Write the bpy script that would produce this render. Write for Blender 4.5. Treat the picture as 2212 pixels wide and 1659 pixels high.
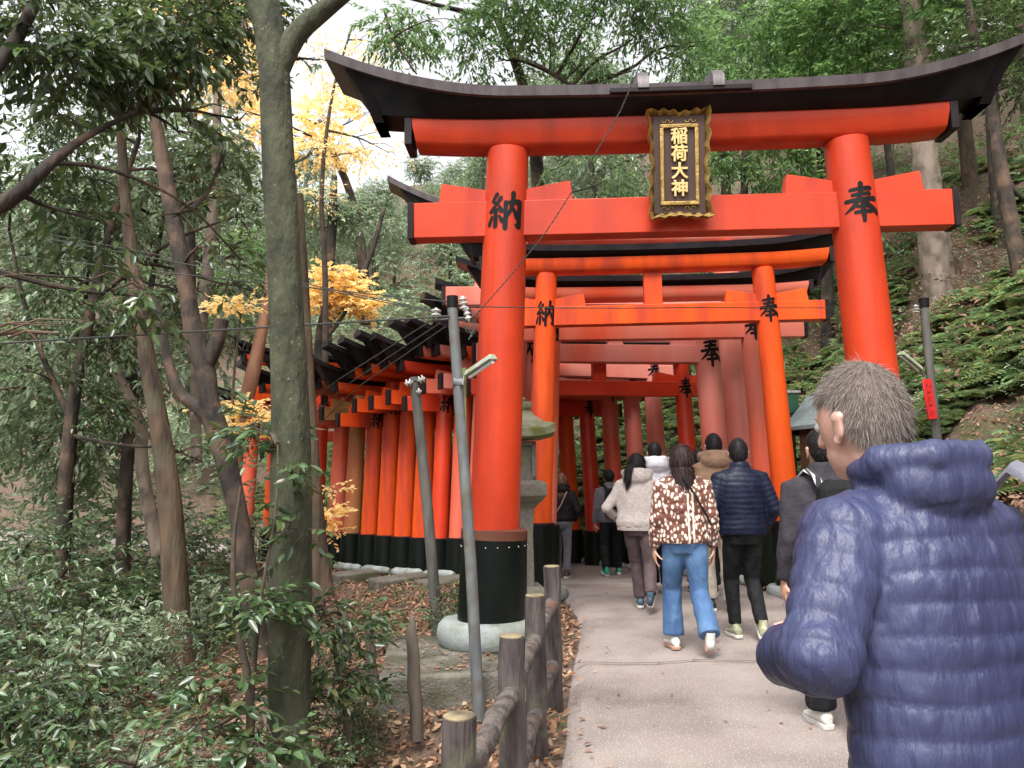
import bpy, math, random
import numpy as np
from mathutils import Vector, Matrix, Euler
R = math.radians
scn = bpy.context.scene
for o in list(bpy.data.objects): bpy.data.objects.remove(o)
COL = scn.collection
# ---------------------------------------------------------------- camera
CAMZ, FPX, PITCH, ROLL = 1.38, 1682.0, 0.1209, 0.012
cam = bpy.data.objects.new('camera', bpy.data.cameras.new('camera')); COL.objects.link(cam)
CR = Matrix.Rotation(math.pi/2+PITCH, 3, 'X') @ Matrix.Rotation(-ROLL, 3, 'Z')
cam.rotation_euler = CR.to_euler(); cam.location = (0, 0, CAMZ)
cam.data.sensor_width = 36; cam.data.lens = FPX/2212*36; cam.data.clip_end = 600; cam.data.clip_start = .05
scn.camera = cam
def at(px, py, Y):
    """world point seen at a place in the 2212-wide photograph, Y metres ahead"""
    d = CR @ Vector(((px-1106)/FPX, -(py-829.5)/FPX, -1)); return Vector((0, 0, CAMZ))+d*(Y/d.y)
# ---------------------------------------------------------------- light
SUN_EL, SUN_AZ = 58, 195        # overcast: a soft high sun
w = bpy.data.worlds.new("World"); scn.world = w; w.use_nodes = True
nt = w.node_tree; bg = nt.nodes['Background']
sk = nt.nodes.new('ShaderNodeTexSky'); sk.sky_type = 'NISHITA'; sk.sun_disc = False
sk.sun_elevation = R(SUN_EL); sk.sun_rotation = R(SUN_AZ); sk.air_density = 1.0; sk.dust_density = 4; sk.ozone_density = .6
hs = nt.nodes.new('ShaderNodeHueSaturation'); hs.inputs['Saturation'].default_value = .12
nt.links.new(sk.outputs[0], hs.inputs['Color']); nt.links.new(hs.outputs[0], bg.inputs[0]); bg.inputs[1].default_value = .15
sun = bpy.data.objects.new('sun', bpy.data.lights.new('sun', 'SUN')); COL.objects.link(sun)
sun.data.energy = 1.3; sun.data.angle = R(20); sun.data.color = (1, .96, .9)
az, el = R(SUN_AZ), R(SUN_EL)
sdir = Vector((math.sin(az)*math.cos(el), math.cos(az)*math.cos(el), math.sin(el)))
sun.rotation_euler = sdir.to_track_quat('Z', 'Y').to_euler()
scn.view_settings.view_transform = 'Standard'; scn.view_settings.look = 'None'
scn.view_settings.exposure = 1.42; scn.view_settings.gamma = 1
scn.render.engine = 'CYCLES'; scn.cycles.max_bounces = 6; scn.cycles.transparent_max_bounces = 4
# ---------------------------------------------------------------- helpers
def tag(o, label=None, cat=None, group=None, kind=None):
    if label: o['label'] = label
    if cat: o['category'] = cat
    if group: o['group'] = group
    if kind: o['kind'] = kind
    return o
def empty(name, loc=(0, 0, 0), rz=0):
    o = bpy.data.objects.new(name, None); COL.objects.link(o); o.location = loc; o.rotation_euler = (0, 0, rz); o.empty_display_size = .2
    return o
def copy_tree(o, parent=None):
    c = o.copy(); COL.objects.link(c); c.parent = parent
    for ch in list(o.children): copy_tree(ch, c)
    return c
def link(name, me, m, parent=None):
    me.name = name
    o = bpy.data.objects.new(name, me); COL.objects.link(o)
    if m and not me.materials:
        for q in (m if isinstance(m, (list, tuple)) else [m]): me.materials.append(q)
    if parent: o.parent = parent
    return o
def np_mesh(V, F, smooth=False):
    """V (n,3) array, F (m,k) array of equal-size faces"""
    me = bpy.data.meshes.new('m'); V = np.asarray(V, np.float32); F = np.asarray(F, np.int32); k = F.shape[1]
    me.vertices.add(len(V)); me.vertices.foreach_set('co', V.ravel())
    me.loops.add(F.size); me.loops.foreach_set('vertex_index', F.ravel())
    me.polygons.add(len(F)); me.polygons.foreach_set('loop_start', np.arange(0, F.size, k, dtype=np.int32))
    me.polygons.foreach_set('loop_total', np.full(len(F), k, np.int32))
    if smooth: me.polygons.foreach_set('use_smooth', np.ones(len(F), bool))
    me.update(calc_edges=True); me.validate(); return me
class MB:
    def __init__(s): s.v = []; s.f = []; s.sm = []; s.mi = []; s.m = 0
    def add(s, vs, fs, smooth=False):
        b = len(s.v); s.v += [tuple(q) for q in vs]
        for f in fs: s.f.append([b+i for i in f]); s.sm.append(smooth); s.mi.append(s.m)
        return s
    def box(s, c, d, rot=None, taper=None):
        c = Vector(c); vs = []
        for z in (-1, 1):
            t = (taper or (1, 1)) if z > 0 else (1, 1)
            for x, y in ((-1, -1), (1, -1), (1, 1), (-1, 1)):
                p = Vector((x*d[0]/2*t[0], y*d[1]/2*t[1], z*d[2]/2))
                if rot is not None: p = rot @ p
                vs.append(c+p)
        return s.add(vs, [(3, 2, 1, 0), (4, 5, 6, 7), (0, 1, 5, 4), (1, 2, 6, 5), (2, 3, 7, 6), (3, 0, 4, 7)])
    def tube(s, pts, rad, n=10, cap=True, ell=1.0, smooth=True, wob=0, seed=0):
        pts = [Vector(p) for p in pts]
        if not hasattr(rad, '__len__'): rad = [rad]*len(pts)
        rg = random.Random(seed); ph = [rg.uniform(0, 6.28) for _ in range(4)]
        t0 = (pts[1]-pts[0]).normalized(); a = t0.orthogonal().normalized()
        if abs(t0.z) > .5: a = (Vector((1, 0, 0))-t0*t0.x).normalized()
        vs = []
        for i, p in enumerate(pts):
            t = (pts[min(i+1, len(pts)-1)]-pts[max(i-1, 0)]).normalized()
            a = (a-t*a.dot(t)).normalized(); b = t.cross(a)
            for k in range(n):
                an = 2*math.pi*k/n; r = rad[i]
                if wob: r *= 1+wob*(math.sin(2*an+ph[0]+i*.5)+.6*math.sin(3*an+ph[1]-i*.37)+.4*math.sin(5*an+ph[2]+i))
                vs.append(p+a*math.cos(an)*r+b*math.sin(an)*r*ell)
        fs = []
        for i in range(len(pts)-1):
            for k in range(n):
                k2 = (k+1) % n; fs.append((i*n+k, i*n+k2, (i+1)*n+k2, (i+1)*n+k))
        s.add(vs, fs, smooth)
        if cap:
            b = len(s.v)-len(vs)
            s.f.append([b+k for k in range(n)][::-1]); s.sm.append(False); s.mi.append(s.m)
            s.f.append([b+(len(pts)-1)*n+k for k in range(n)]); s.sm.append(False); s.mi.append(s.m)
        return s
    def lathe(s, prof, n=20, c=(0, 0), smooth=True, rot=0, xf=None):
        """prof: list of (r,z)"""
        vs = [Vector((c[0]+r*math.cos(2*math.pi*k/n+rot), c[1]+r*math.sin(2*math.pi*k/n+rot), z)) for r, z in prof for k in range(n)]
        if xf: vs = [xf @ q for q in vs]
        fs = [(i*n+k, i*n+(k+1) % n, (i+1)*n+(k+1) % n, (i+1)*n+k) for i in range(len(prof)-1) for k in range(n)]
        s.add(vs, fs, smooth); b = len(s.v)-len(vs)
        s.f.append([b+k for k in range(n)][::-1]); s.sm.append(False); s.mi.append(s.m)
        s.f.append([b+(len(prof)-1)*n+k for k in range(n)]); s.sm.append(False); s.mi.append(s.m)
        return s
    def rings(s, rs, n=24, smooth=True, pw=1.0):
        """rs: (cx,cy,cz,rx,ry) horizontal super-ellipse rings, closed ends"""
        vs = []
        for cx, cy, cz, rx, ry in rs:
            for k in range(n):
                a = 2*math.pi*k/n; ca, sa = math.cos(a), math.sin(a)
                vs.append((cx+rx*math.copysign(abs(ca)**pw, ca), cy+ry*math.copysign(abs(sa)**pw, sa), cz))
        fs = [(i*n+k, i*n+(k+1) % n, (i+1)*n+(k+1) % n, (i+1)*n+k) for i in range(len(rs)-1) for k in range(n)]
        up = rs[-1][2] > rs[0][2]
        if not up: fs = [f[::-1] for f in fs]
        s.add(vs, fs, smooth); b = len(s.v)-len(vs); L = len(rs)-1
        f0 = [b+k for k in range(n)]; f1 = [b+L*n+k for k in range(n)]
        for f in ((f0[::-1], f1) if up else (f0, f1[::-1])): s.f.append(f); s.sm.append(False); s.mi.append(s.m)
        return s
    def ball(s, c, r, n=16, m=10, rot=None):
        if not hasattr(r, '__len__'): r = (r, r, r)
        c = Vector(c); vs = []
        for i in range(m+1):
            th = math.pi*i/m; th = min(max(th, .03), math.pi-.03)
            for k in range(n):
                a = 2*math.pi*k/n; p = Vector((r[0]*math.sin(th)*math.cos(a), r[1]*math.sin(th)*math.sin(a), -r[2]*math.cos(th)))
                if rot is not None: p = rot @ p
                vs.append(c+p)
        fs = [(i*n+k, i*n+(k+1) % n, (i+1)*n+(k+1) % n, (i+1)*n+k) for i in range(m) for k in range(n)]
        s.add(vs, fs, True); b = len(s.v)-len(vs)
        s.f.append([b+k for k in range(n)][::-1]); s.sm.append(True); s.mi.append(s.m)
        s.f.append([b+m*n+k for k in range(n)]); s.sm.append(True); s.mi.append(s.m)
        return s
    def mesh(s):
        me = bpy.data.meshes.new('m'); me.from_pydata(s.v, [], s.f)
        me.polygons.foreach_set('use_smooth', s.sm); me.polygons.foreach_set('material_index', s.mi); me.update(); me.set_sharp_from_angle(angle=R(58)); return me
    def build(s, name, m, parent=None): return link(name, s.mesh(), m, parent)
    def bevel(s, name, m, parent=None, w=.008, seg=2):
        return link(name, bake(s.mesh(), [('BEVEL', dict(width=w, segments=seg, limit_method='ANGLE', angle_limit=R(35)))]), m, parent)
def bake(me, mods):
    o = bpy.data.objects.new('tmp', me); COL.objects.link(o)
    for t, kw in mods:
        md = o.modifiers.new('m', t)
        for k, v in kw.items(): setattr(md, k, v)
    dg = bpy.context.evaluated_depsgraph_get(); dg.update()
    r = bpy.data.meshes.new_from_object(o.evaluated_get(dg)); bpy.data.objects.remove(o); bpy.data.meshes.remove(me)
    r.materials.clear(); return r
def fuse(mb, vox=.01, smooth=6, fac=.5):
    me = bake(mb.mesh(), [('REMESH', dict(mode='VOXEL', voxel_size=vox, use_smooth_shade=True)), ('SMOOTH', dict(factor=fac, iterations=smooth))])
    return me
def co(me):
    a = np.empty(len(me.vertices)*3, np.float32); me.vertices.foreach_get('co', a); return a.reshape(-1, 3).astype(float)
def nrm(me):
    a = np.empty(len(me.vertices)*3, np.float32); me.vertex_normals.foreach_get('vector', a); return a.reshape(-1, 3).astype(float)
def setco(me, a): me.vertices.foreach_set('co', a.astype(np.float32).ravel()); me.update()
# cheap smooth value noise for arrays
def vnoise(P, scale=1.0, seed=0):
    P = np.asarray(P, float)*scale; i = np.floor(P).astype(np.int64); f = P-i; f = f*f*(3-2*f)
    def h(a):
        n = (a[..., 0]*73856093) ^ (a[..., 1]*19349663) ^ (a[..., 2]*83492791) ^ (seed*2654435)
        n = (n ^ (n >> 13))*1274126177 & 0x7fffffff; return (n % 65536)/65536.0
    r = 0
    for dx in (0, 1):
        for dy in (0, 1):
            for dz in (0, 1):
                wt = (f[..., 0] if dx else 1-f[..., 0])*(f[..., 1] if dy else 1-f[..., 1])*(f[..., 2] if dz else 1-f[..., 2])
                r = r+wt*h(i+np.array([dx, dy, dz]))
    return r*2-1
# ---------------------------------------------------------------- materials
MATS = {}
def mat(name, c1, c2=None, scale=6, rough=.6, bump=0, bscale=None, metal=0, stretch=(1, 1, 1), spec=.5, c3=None, c3scale=2, c3t=(.5, .65), coat=0, detail=5, coord='Object', c3stretch=(1, 1, 1), sheen=0, lohi=(.35, .65)):
    m = bpy.data.materials.new(name); m.use_nodes = True; n = m.node_tree; b = n.nodes['Principled BSDF']; L = n.links.new
    b.inputs['Roughness'].default_value = rough; b.inputs['Metallic'].default_value = metal; b.inputs['Specular IOR Level'].default_value = spec
    b.inputs['Coat Weight'].default_value = coat; b.inputs['Coat Roughness'].default_value = .1; b.inputs['Sheen Weight'].default_value = sheen
    tc = n.nodes.new('ShaderNodeTexCoord')
    def noise(sc, st, det=detail):
        mp = n.nodes.new('ShaderNodeMapping'); mp.inputs['Scale'].default_value = st; L(tc.outputs[coord], mp.inputs[0])
        x = n.nodes.new('ShaderNodeTexNoise'); x.inputs['Scale'].default_value = sc; x.inputs['Detail'].default_value = det; L(mp.outputs[0], x.inputs[0]); return x
    def ramp(src, a, bb, lo, hi):
        r = n.nodes.new('ShaderNodeValToRGB'); r.color_ramp.elements[0].position = lo; r.color_ramp.elements[1].position = hi
        r.color_ramp.elements[0].color = (*a, 1); r.color_ramp.elements[1].color = (*bb, 1); L(src, r.inputs[0]); return r
    out = None
    if c2:
        nz = noise(scale, stretch); rp = ramp(nz.outputs[0], c1, c2, *lohi); out = rp.outputs[0]
    if c3:
        n3 = noise(c3scale, c3stretch); r3 = ramp(n3.outputs[0], (0, 0, 0), (1, 1, 1), *c3t)
        mx = n.nodes.new('ShaderNodeMix'); mx.data_type = 'RGBA'; L(r3.outputs[0], mx.inputs[0])
        if out: L(out, mx.inputs[6])
        else: mx.inputs[6].default_value = (*c1, 1)
        mx.inputs[7].default_value = (*c3, 1); out = mx.outputs[2]
    if out: L(out, b.inputs['Base Color'])
    else: b.inputs['Base Color'].default_value = (*c1, 1)
    if bump:
        nb = noise(bscale or scale*3, stretch, 6); bp = n.nodes.new('ShaderNodeBump'); bp.inputs['Strength'].default_value = bump; bp.inputs['Distance'].default_value = .02
        L(nb.outputs[0], bp.inputs['Height']); L(bp.outputs[0], b.inputs['Normal'])
    MATS[name] = m; return m
def leafmat(name, cols, rough=.35, trans=.35, spec=.5, tcol=None):
    m = bpy.data.materials.new(name); m.use_nodes = True; n = m.node_tree; b = n.nodes['Principled BSDF']; L = n.links.new
    g = n.nodes.new('ShaderNodeNewGeometry'); r = n.nodes.new('ShaderNodeValToRGB'); e = r.color_ramp.elements
    for i, c in enumerate(cols):
        p = i/(len(cols)-1)
        q = e[i] if i < 2 else e.new(p)
        q.position = p; q.color = (*c, 1)
    L(g.outputs['Random Per Island'], r.inputs[0]); L(r.outputs[0], b.inputs['Base Color'])
    b.inputs['Roughness'].default_value = rough; b.inputs['Specular IOR Level'].default_value = spec
    t = n.nodes.new('ShaderNodeBsdfTranslucent'); hs = n.nodes.new('ShaderNodeHueSaturation'); hs.inputs['Value'].default_value = 1.7; hs.inputs['Hue'].default_value = .485 if cols[0][0] < .5 else .5
    L(r.outputs[0], hs.inputs['Color']); L(hs.outputs[0], t.inputs[0])
    mx = n.nodes.new('ShaderNodeMixShader'); mx.inputs[0].default_value = trans
    L(b.outputs[0], mx.inputs[1]); L(t.outputs[0], mx.inputs[2]); L(mx.outputs[0], n.nodes['Material Output'].inputs[0])
    return m
VERM = [
    mat('vermilion', (.50, .045, .013), (.44, .037, .011), 3, .45, .10, 50, spec=.2, coat=.10, c3=(.33, .030, .014), c3scale=2.4, c3t=(.50, .70), c3stretch=(1.2, 1.2, .25)),
    mat('vermilion_orange', (.74, .098, .012), (.68, .070, .011), 3, .45, .08, 40, stretch=(1, 1, .2), spec=.2, c3=(.38, .045, .022), c3scale=3, c3t=(.48, .68), c3stretch=(1.2, 1.2, .2)),  # orange paint, base colour raised to brighten the shaded left row of gates
    mat('vermilion_faded_sheen', (.66, .17, .11), (.66, .075, .022), 1.2, .45, .08, 30, stretch=(1, 1, .35), lohi=(.42, .62)),  # pale pink patches put skylight sheen into the colour, besides some fading
    mat('vermilion_deep', (.66, .055, .016), (.58, .042, .014), 3, .38, .05, 40),
    mat('vermilion_pink_sheen', (.66, .23, .18), (.64, .10, .05), 1.5, .45, .08, 30, stretch=(1, 1, .3), lohi=(.4, .66)),  # lighter pink paints the skylight reflected on the inner gates into the base colour
    mat('vermilion_mossy', (.42, .10, .035), (.30, .16, .05), 2, .6, .1, 30, stretch=(1, 1, .4)),
]
M_black = mat('black_lacquer', (.006, .006, .007), (.012, .011, .011), 5, .45, .05, 30, spec=.15)
M_blackw = mat('weathered_black_base', (.0035, .0055, .005), (.012, .016, .008), 2.2, .36, .12, 18, spec=.2, stretch=(1, 1, .3), lohi=(.5, .8))
M_roof = mat('copper_roof_brown', (.075, .060, .064), (.12, .10, .105), 4, .42, .08, 20, stretch=(3, 1, 1), metal=.2, spec=.4)
M_roofk = mat('black_roof_sheet', (.009, .008, .010), (.020, .018, .021), 4, .32, .05, 20, spec=.4)
M_cap = mat('end_cap_dark', (.012, .008, .009), (.022, .014, .016), 5, .5, .05, spec=.15)
M_band = mat('copper_band', (.085, .025, .016), (.12, .045, .026), 4, .5, .1, spec=.3)
M_gold = mat('gold_leaf', (.44, .29, .09), (.24, .15, .045), 18, .42, .4, 60, metal=.6)
M_goldc = mat('gold_lettering', (.72, .54, .24), (.60, .42, .16), 30, .45, .1, metal=.3)
M_plaque = mat('plaque_wood', (.034, .014, .009), (.060, .025, .014), 9, .6, .15, 60, stretch=(1, 1, .15))
M_stone = mat('granite', (.12, .11, .092), (.18, .165, .14), 30, .85, .4, 90, c3=(.14, .15, .08), c3scale=3)
M_ring = mat('old_concrete', (.21, .24, .235), (.30, .32, .31), 6, .8, .35, 40, c3=(.10, .11, .06), c3scale=3.2, c3t=(.5, .72))
M_conc = mat('mossy_concrete', (.095, .085, .068), (.165, .15, .125), 9, .9, .7, 55, c3=(.05, .055, .025), c3scale=2.4, c3t=(.45, .65))
M_fence = mat('log_fence_concrete', (.026, .019, .019), (.085, .068, .064), 26, .85, 1.0, 45, stretch=(1, 1, .16), c3=(.10, .105, .06), c3scale=7, c3t=(.55, .72))
M_rail = mat('log_rail_concrete', (.04, .03, .027), (.12, .10, .088), 22, .85, .8, 40, c3=(.12, .05, .025), c3scale=5, c3t=(.55, .7))
M_cut = mat('cut_log_face', (.09, .07, .045), (.26, .21, .12), 12, .8, .3)
M_pole = mat('steel_pole', (.085, .092, .098), (.14, .15, .15), 14, .5, .1, 40, c3=(.10, .09, .07), c3scale=6, stretch=(1, 1, .3))
M_pole2 = mat('weathered_pole', (.06, .058, .052), (.12, .115, .10), 12, .7, .3, 40, stretch=(1, 1, .2))
M_wire = mat('wire', (.045, .047, .042), rough=.6)
M_white = mat('porcelain', (.55, .55, .52), (.35, .35, .33), 20, .35)
M_lamp = mat('lamp_housing', (.34, .34, .31), (.22, .26, .14), 10, .55, .1)
M_bark = mat('bark_grey_green', (.023, .026, .013), (.062, .066, .036), 9, .9, 1.0, 28, stretch=(1, 1, .45), c3=(.19, .18, .14), c3scale=34, c3t=(.66, .74))
M_barkb = mat('bark_brown', (.034, .022, .015), (.11, .070, .042), 9, .9, 1.0, 30, stretch=(1, 1, .18), c3=(.085, .08, .045), c3scale=2.5, c3t=(.5, .8))
M_barkd = mat('bark_dark', (.014, .011, .009), (.052, .038, .028), 8, .9, 1.0, 26, stretch=(1, 1, .3), c3=(.12, .075, .05), c3scale=3)
M_barkp = mat('bark_pale', (.16, .12, .09), (.28, .22, .175), 8, .85, .6, 30, stretch=(1, 1, .3), c3=(.10, .08, .06), c3scale=4)
M_barkr = mat('bark_reddish', (.24, .095, .05), (.36, .19, .12), 7, .85, .6, 30, stretch=(1, 1, .3))
M_twig = mat('twig_bark', (.035, .025, .018), (.08, .058, .04), 10, .9)
M_stake = mat('stake_wood', (.05, .04, .03), (.13, .105, .08), 9, .9, .7, 40, stretch=(1, 1, .12))
L_gloss = leafmat('leaf_camellia', [(.028, .064, .022), (.060, .120, .042), (.12, .19, .075), (.042, .088, .034), (.016, .04, .014), (.16, .16, .06)], .36, .25, .8)
L_dark = leafmat('leaf_dark_evergreen', [(.018, .040, .013), (.045, .085, .026), (.10, .15, .045), (.036, .06, .024)], .3, .32, .8)
L_green = leafmat('leaf_green', [(.07, .145, .05), (.11, .21, .07), (.18, .29, .10), (.085, .16, .075)], .35, .45, .5)
L_bright = leafmat('leaf_bright_green', [(.05, .13, .035), (.09, .19, .05), (.15, .26, .08), (.06, .13, .045)], .38, .5, .5)
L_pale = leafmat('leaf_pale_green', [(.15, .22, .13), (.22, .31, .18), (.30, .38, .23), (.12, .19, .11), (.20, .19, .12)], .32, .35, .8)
L_gold = leafmat('leaf_autumn_gold', [(.82, .66, .32), (.84, .66, .32), (.80, .56, .24), (.85, .68, .34)], .5, .5, .3)
L_fern = leafmat('leaf_fern', [(.10, .19, .09), (.16, .27, .12), (.22, .30, .12), (.30, .29, .10), (.11, .20, .11)], .45, .35, .4)
L_litter = leafmat('leaf_litter', [(.17, .08, .045), (.28, .15, .085), (.38, .25, .16), (.12, .055, .035), (.24, .11, .06), (.42, .30, .20)], .7, .1, .3)
L_brown = leafmat('leaf_dry_brown', [(.20, .12, .08), (.28, .18, .12), (.15, .09, .06)], .7, .2, .3)
# ---------------------------------------------------------------- terrain
PL = np.array([(.0, -8), (.1, 0), (.15, 3), (.23, 4.3), (.45, 6.2), (.64, 7.7), (.62, 9.3), (.35, 11), (-.2, 12.2), (-1.0, 13.2), (-2.4, 14.4), (-4.2, 15.9), (-8, 18.6), (-14, 22), (-30, 30)], float)
PR = np.array([(3.3, -8), (3.3, 0), (3.2, 5), (3.1, 8), (3.1, 9.7), (3.0, 11.5), (2.5, 13.2), (1.5, 14.9), (.2, 16.2), (-1.8, 17.8), (-3.6, 19.1), (-7.2, 21.6), (-13, 25), (-22, 30), (-30, 34)], float)
def sdist(P, L):
    """signed distance of points P (n,2) to polyline L, positive on the right of travel"""
    best = np.full(len(P), 1e9); sg = np.zeros(len(P))
    for a, b in zip(L[:-1], L[1:]):
        d = b-a; t = np.clip(((P-a)@d)/(d@d), 0, 1); q = a+t[:, None]*d; r = P-q; dd = np.hypot(r[:, 0], r[:, 1])
        s = d[1]*(P[:, 0]-a[0])-d[0]*(P[:, 1]-a[1])
        k = dd < best-1e-9; best[k] = dd[k]; sg[k] = np.sign(s[k])
    return best*sg
def sstep(a, b, x): t = np.clip((x-a)/(b-a), 0, 1); return t*t*(3-2*t)
def zpath(y):
    y = np.asarray(y, float); return -.22*(1-sstep(0.5, 6, y))-.2*sstep(9, 14, y)
def terrain(X, Y, rough=True):
    X = np.asarray(X, float); Y = np.asarray(Y, float); sh = X.shape; P = np.stack([X.ravel(), Y.ravel()], 1)
    dr = sdist(P, PR).reshape(sh); dl = -sdist(P, PL).reshape(sh); base = zpath(Y)
    Q = np.stack([X, Y, X*0], -1)
    n1 = vnoise(Q, .35, 3); n2 = vnoise(Q, 1.3, 5); n3 = vnoise(Q, 4.5, 7)
    h = np.maximum(dr-.55, 0)
    steep = 1.15 if True else 1
    hill = np.where(h < 6, h*1.12, 6.72+(h-6)*.62)*sstep(0, .8, h)
    hill = np.minimum(hill, 30)
    hill = hill+sstep(.3, 2.5, h)*(n1*.6+n2*.28+n3*.08)
    # lower ground to the left
    d = np.maximum(dl-.15, 0)
    low = -.34*sstep(.0, .45, d)*(1-sstep(5.3, 6.6, Y))-.75*sstep(.9, 4.5, d)*(1-sstep(11, 18, Y)*.6)
    far = sstep(8, 22, d)*5+np.maximum(d-13, 0)*.42
    low = low+far+sstep(.3, 1.5, d)*(n1*.12+n2*.06+n3*.03)
    z = base-.05+np.where(dr > 0, hill, 0)+np.where(dl > 0, low, 0)
    return z+(n3*.012 if rough else 0)
def tz(x, y): return float(terrain(np.array([x]), np.array([y]))[0])
def axis_grid(lo, hi, d0, d1, c0, c1):
    a = [lo]
    while a[-1] < hi: a.append(a[-1]+(d0 if c0 < a[-1] < c1 else d1))
    return np.array(a)
gx = axis_grid(-60, 60, .12, .9, -7, 9); gy = axis_grid(-14, 75, .12, .9, 1.5, 21)
GX, GY = np.meshgrid(gx, gy); GZ = terrain(GX, GY); nx, ny = len(gx), len(gy)
idx = np.arange(nx*ny).reshape(ny, nx)
F = np.stack([idx[:-1, :-1], idx[:-1, 1:], idx[1:, 1:], idx[1:, :-1]], -1).reshape(-1, 4)
M_soil = mat('forest_floor', (.060, .038, .026), (.15, .10, .070), 16, .95, .9, 40, c3=(.065, .08, .025), c3scale=1.6, c3t=(.56, .7), detail=10)
link('ground', np_mesh(np.stack([GX, GY, GZ], -1).reshape(-1, 3), F, True), M_soil)['kind'] = 'structure'
def resamp(L, n):
    s = np.concatenate([[0], np.cumsum(np.hypot(*np.diff(L, axis=0).T))]); t = np.linspace(0, 1, n)*s[-1]
    return np.stack([np.interp(t, s, L[:, 0]), np.interp(t, s, L[:, 1])], 1)
# smooth path edges (corner cutting)
def chaikin(L, k=3):
    for _ in range(k):
        q = [L[0]]
        for a, b in zip(L[:-1], L[1:]): q += [a*.75+b*.25, a*.25+b*.75]
        q.append(L[-1]); L = np.array(q)
    return L
pl, pr = resamp(chaikin(PL), 300), resamp(chaikin(PR), 300)
NA = 26; V = []
for i in range(300):
    for k in range(NA):
        t = k/(NA-1); p = pl[i]*(1-t)+pr[i]*t; V.append((p[0], p[1], float(zpath(p[1]))+.012*math.sin(math.pi*t)+(-.05 if k in (0, NA-1) else 0)))
idx = np.arange(300*NA).reshape(300, NA); F = np.stack([idx[:-1, :-1], idx[:-1, 1:], idx[1:, 1:], idx[1:, :-1]], -1).reshape(-1, 4)
def pathmat():
    m = mat('path_paving', (.225, .188, .172), (.285, .243, .222), 1.4, .85, .5, 160, c3=(.145, .118, .105), c3scale=1.1, c3t=(.46, .66), coord='Object', detail=8)
    n = m.node_tree; L = n.links.new; b = n.nodes['Principled BSDF']; src = b.inputs['Base Color'].links[0].from_socket
    tc = [q for q in n.nodes if q.type == 'TEX_COORD'][0]
    for sc, th, col, f in ((70, .16, (.60, .54, .48), .75), (48, .12, (.13, .105, .095), .55)):
        v = n.nodes.new('ShaderNodeTexVoronoi'); v.inputs['Scale'].default_value = sc; L(tc.outputs['Object'], v.inputs[0])
        r = n.nodes.new('ShaderNodeMapRange'); r.inputs[1].default_value = th; r.inputs[2].default_value = th+.06; r.inputs[3].default_value = f; r.inputs[4].default_value = 0; L(v.outputs['Distance'], r.inputs[0])
        mx = n.nodes.new('ShaderNodeMix'); mx.data_type = 'RGBA'; L(r.outputs[0], mx.inputs[0]); L(src, mx.inputs[6]); mx.inputs[7].default_value = (*col, 1); src = mx.outputs[2]
    L(src, b.inputs['Base Color']); return m
link('path', np_mesh(V, F, True), pathmat())['kind'] = 'structure'
mb = MB(); pts = []
for k in range(12):
    t = k/11; pts.append((.30+2.9*t, 5.97+.04*math.sin(k*1.9), float(zpath(5.97))+.0135+.012*math.sin(math.pi*t)))
for a, b in zip(pts[:-1], pts[1:]): mb.add([(a[0], a[1]-.006, a[2]), (b[0], b[1]-.006, b[2]), (b[0], b[1]+.006, b[2]+.002), (a[0], a[1]+.006, a[2]+.002)], [(0, 1, 2, 3)])
mb.build('path_joint', mat('joint_dark', (.10, .08, .07), rough=.9))['kind'] = 'structure'
# ---------------------------------------------------------------- brush-written characters
STROKES = {
 'hou': [[(20, 83, 5), (48, 86, 6), (80, 89, 7)], [(24, 69, 5), (50, 72, 6), (76, 74, 6)], [(6, 53, 6), (50, 57, 6), (95, 62, 8)],
         [(50, 101, 8), (49, 78, 8), (40, 55, 7), (24, 36, 6), (2, 22, 2)], [(56, 60, 4), (68, 42, 8), (98, 24, 10)],
         [(35, 37, 4), (68, 40, 6)], [(28, 22, 5), (76, 26, 6)], [(51, 48, 7), (51, 22, 8), (51, -2, 6)]],
 'nou': [[(27, 99, 7), (13, 80, 5), (27, 73, 5)], [(39, 88, 7), (24, 68, 5), (5, 52, 5)], [(5, 51, 5), (40, 58, 5)], [(33, 67, 4), (42, 50, 8)],
         [(24, 54, 7), (24, 8, 8), (18, 10, 3)], [(12, 38, 5), (3, 16, 8)], [(35, 38, 4), (45, 22, 8)],
         [(53, 75, 7), (54, 40, 7), (53, 2, 8)], [(52, 72, 5), (76, 76, 6), (96, 78, 9), (95, 40, 8), (94, 8, 9), (82, 14, 3)],
         [(75, 101, 8), (74, 76, 7), (68, 54, 6), (58, 34, 3)], [(75, 60, 4), (82, 46, 7), (89, 34, 9)]],
}
def glyph(key, fn, size):
    """fn maps (u across, v up, lift) to a point"""
    mb = MB()
    for si, st in enumerate(STROKES[key]):
        P = [Vector((x-50, y-50)) for x, y, w in st]; W = [w*.92 for _, _, w in st]; pp = []; ww = []
        for i in range(len(P)-1):
            for k in range(5): t = k/5; pp.append(P[i].lerp(P[i+1], t)); ww.append(W[i]*(1-t)+W[i+1]*t)
        pp.append(P[-1]); ww.append(W[-1]); d0 = (pp[1]-pp[0]).normalized(); d1 = (pp[-1]-pp[-2]).normalized()
        pp = [pp[0]-d0*ww[0]*.7]+pp+[pp[-1]+d1*ww[-1]*.7]; ww = [ww[0]*.45]+ww+[ww[-1]*.4]; vs = []
        for i, p in enumerate(pp):
            t = (pp[min(i+1, len(pp)-1)]-pp[max(i-1, 0)]).normalized(); nn = Vector((-t.y, t.x))
            for s_ in (1, -1): q = (p+nn*ww[i]*s_)/100*size; vs.append(fn(q.x, q.y, .003+si*.0004))
        mb.add(vs, [(2*i, 2*i+1, 2*i+3, 2*i+2) for i in range(len(pp)-1)])
    return mb
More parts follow.
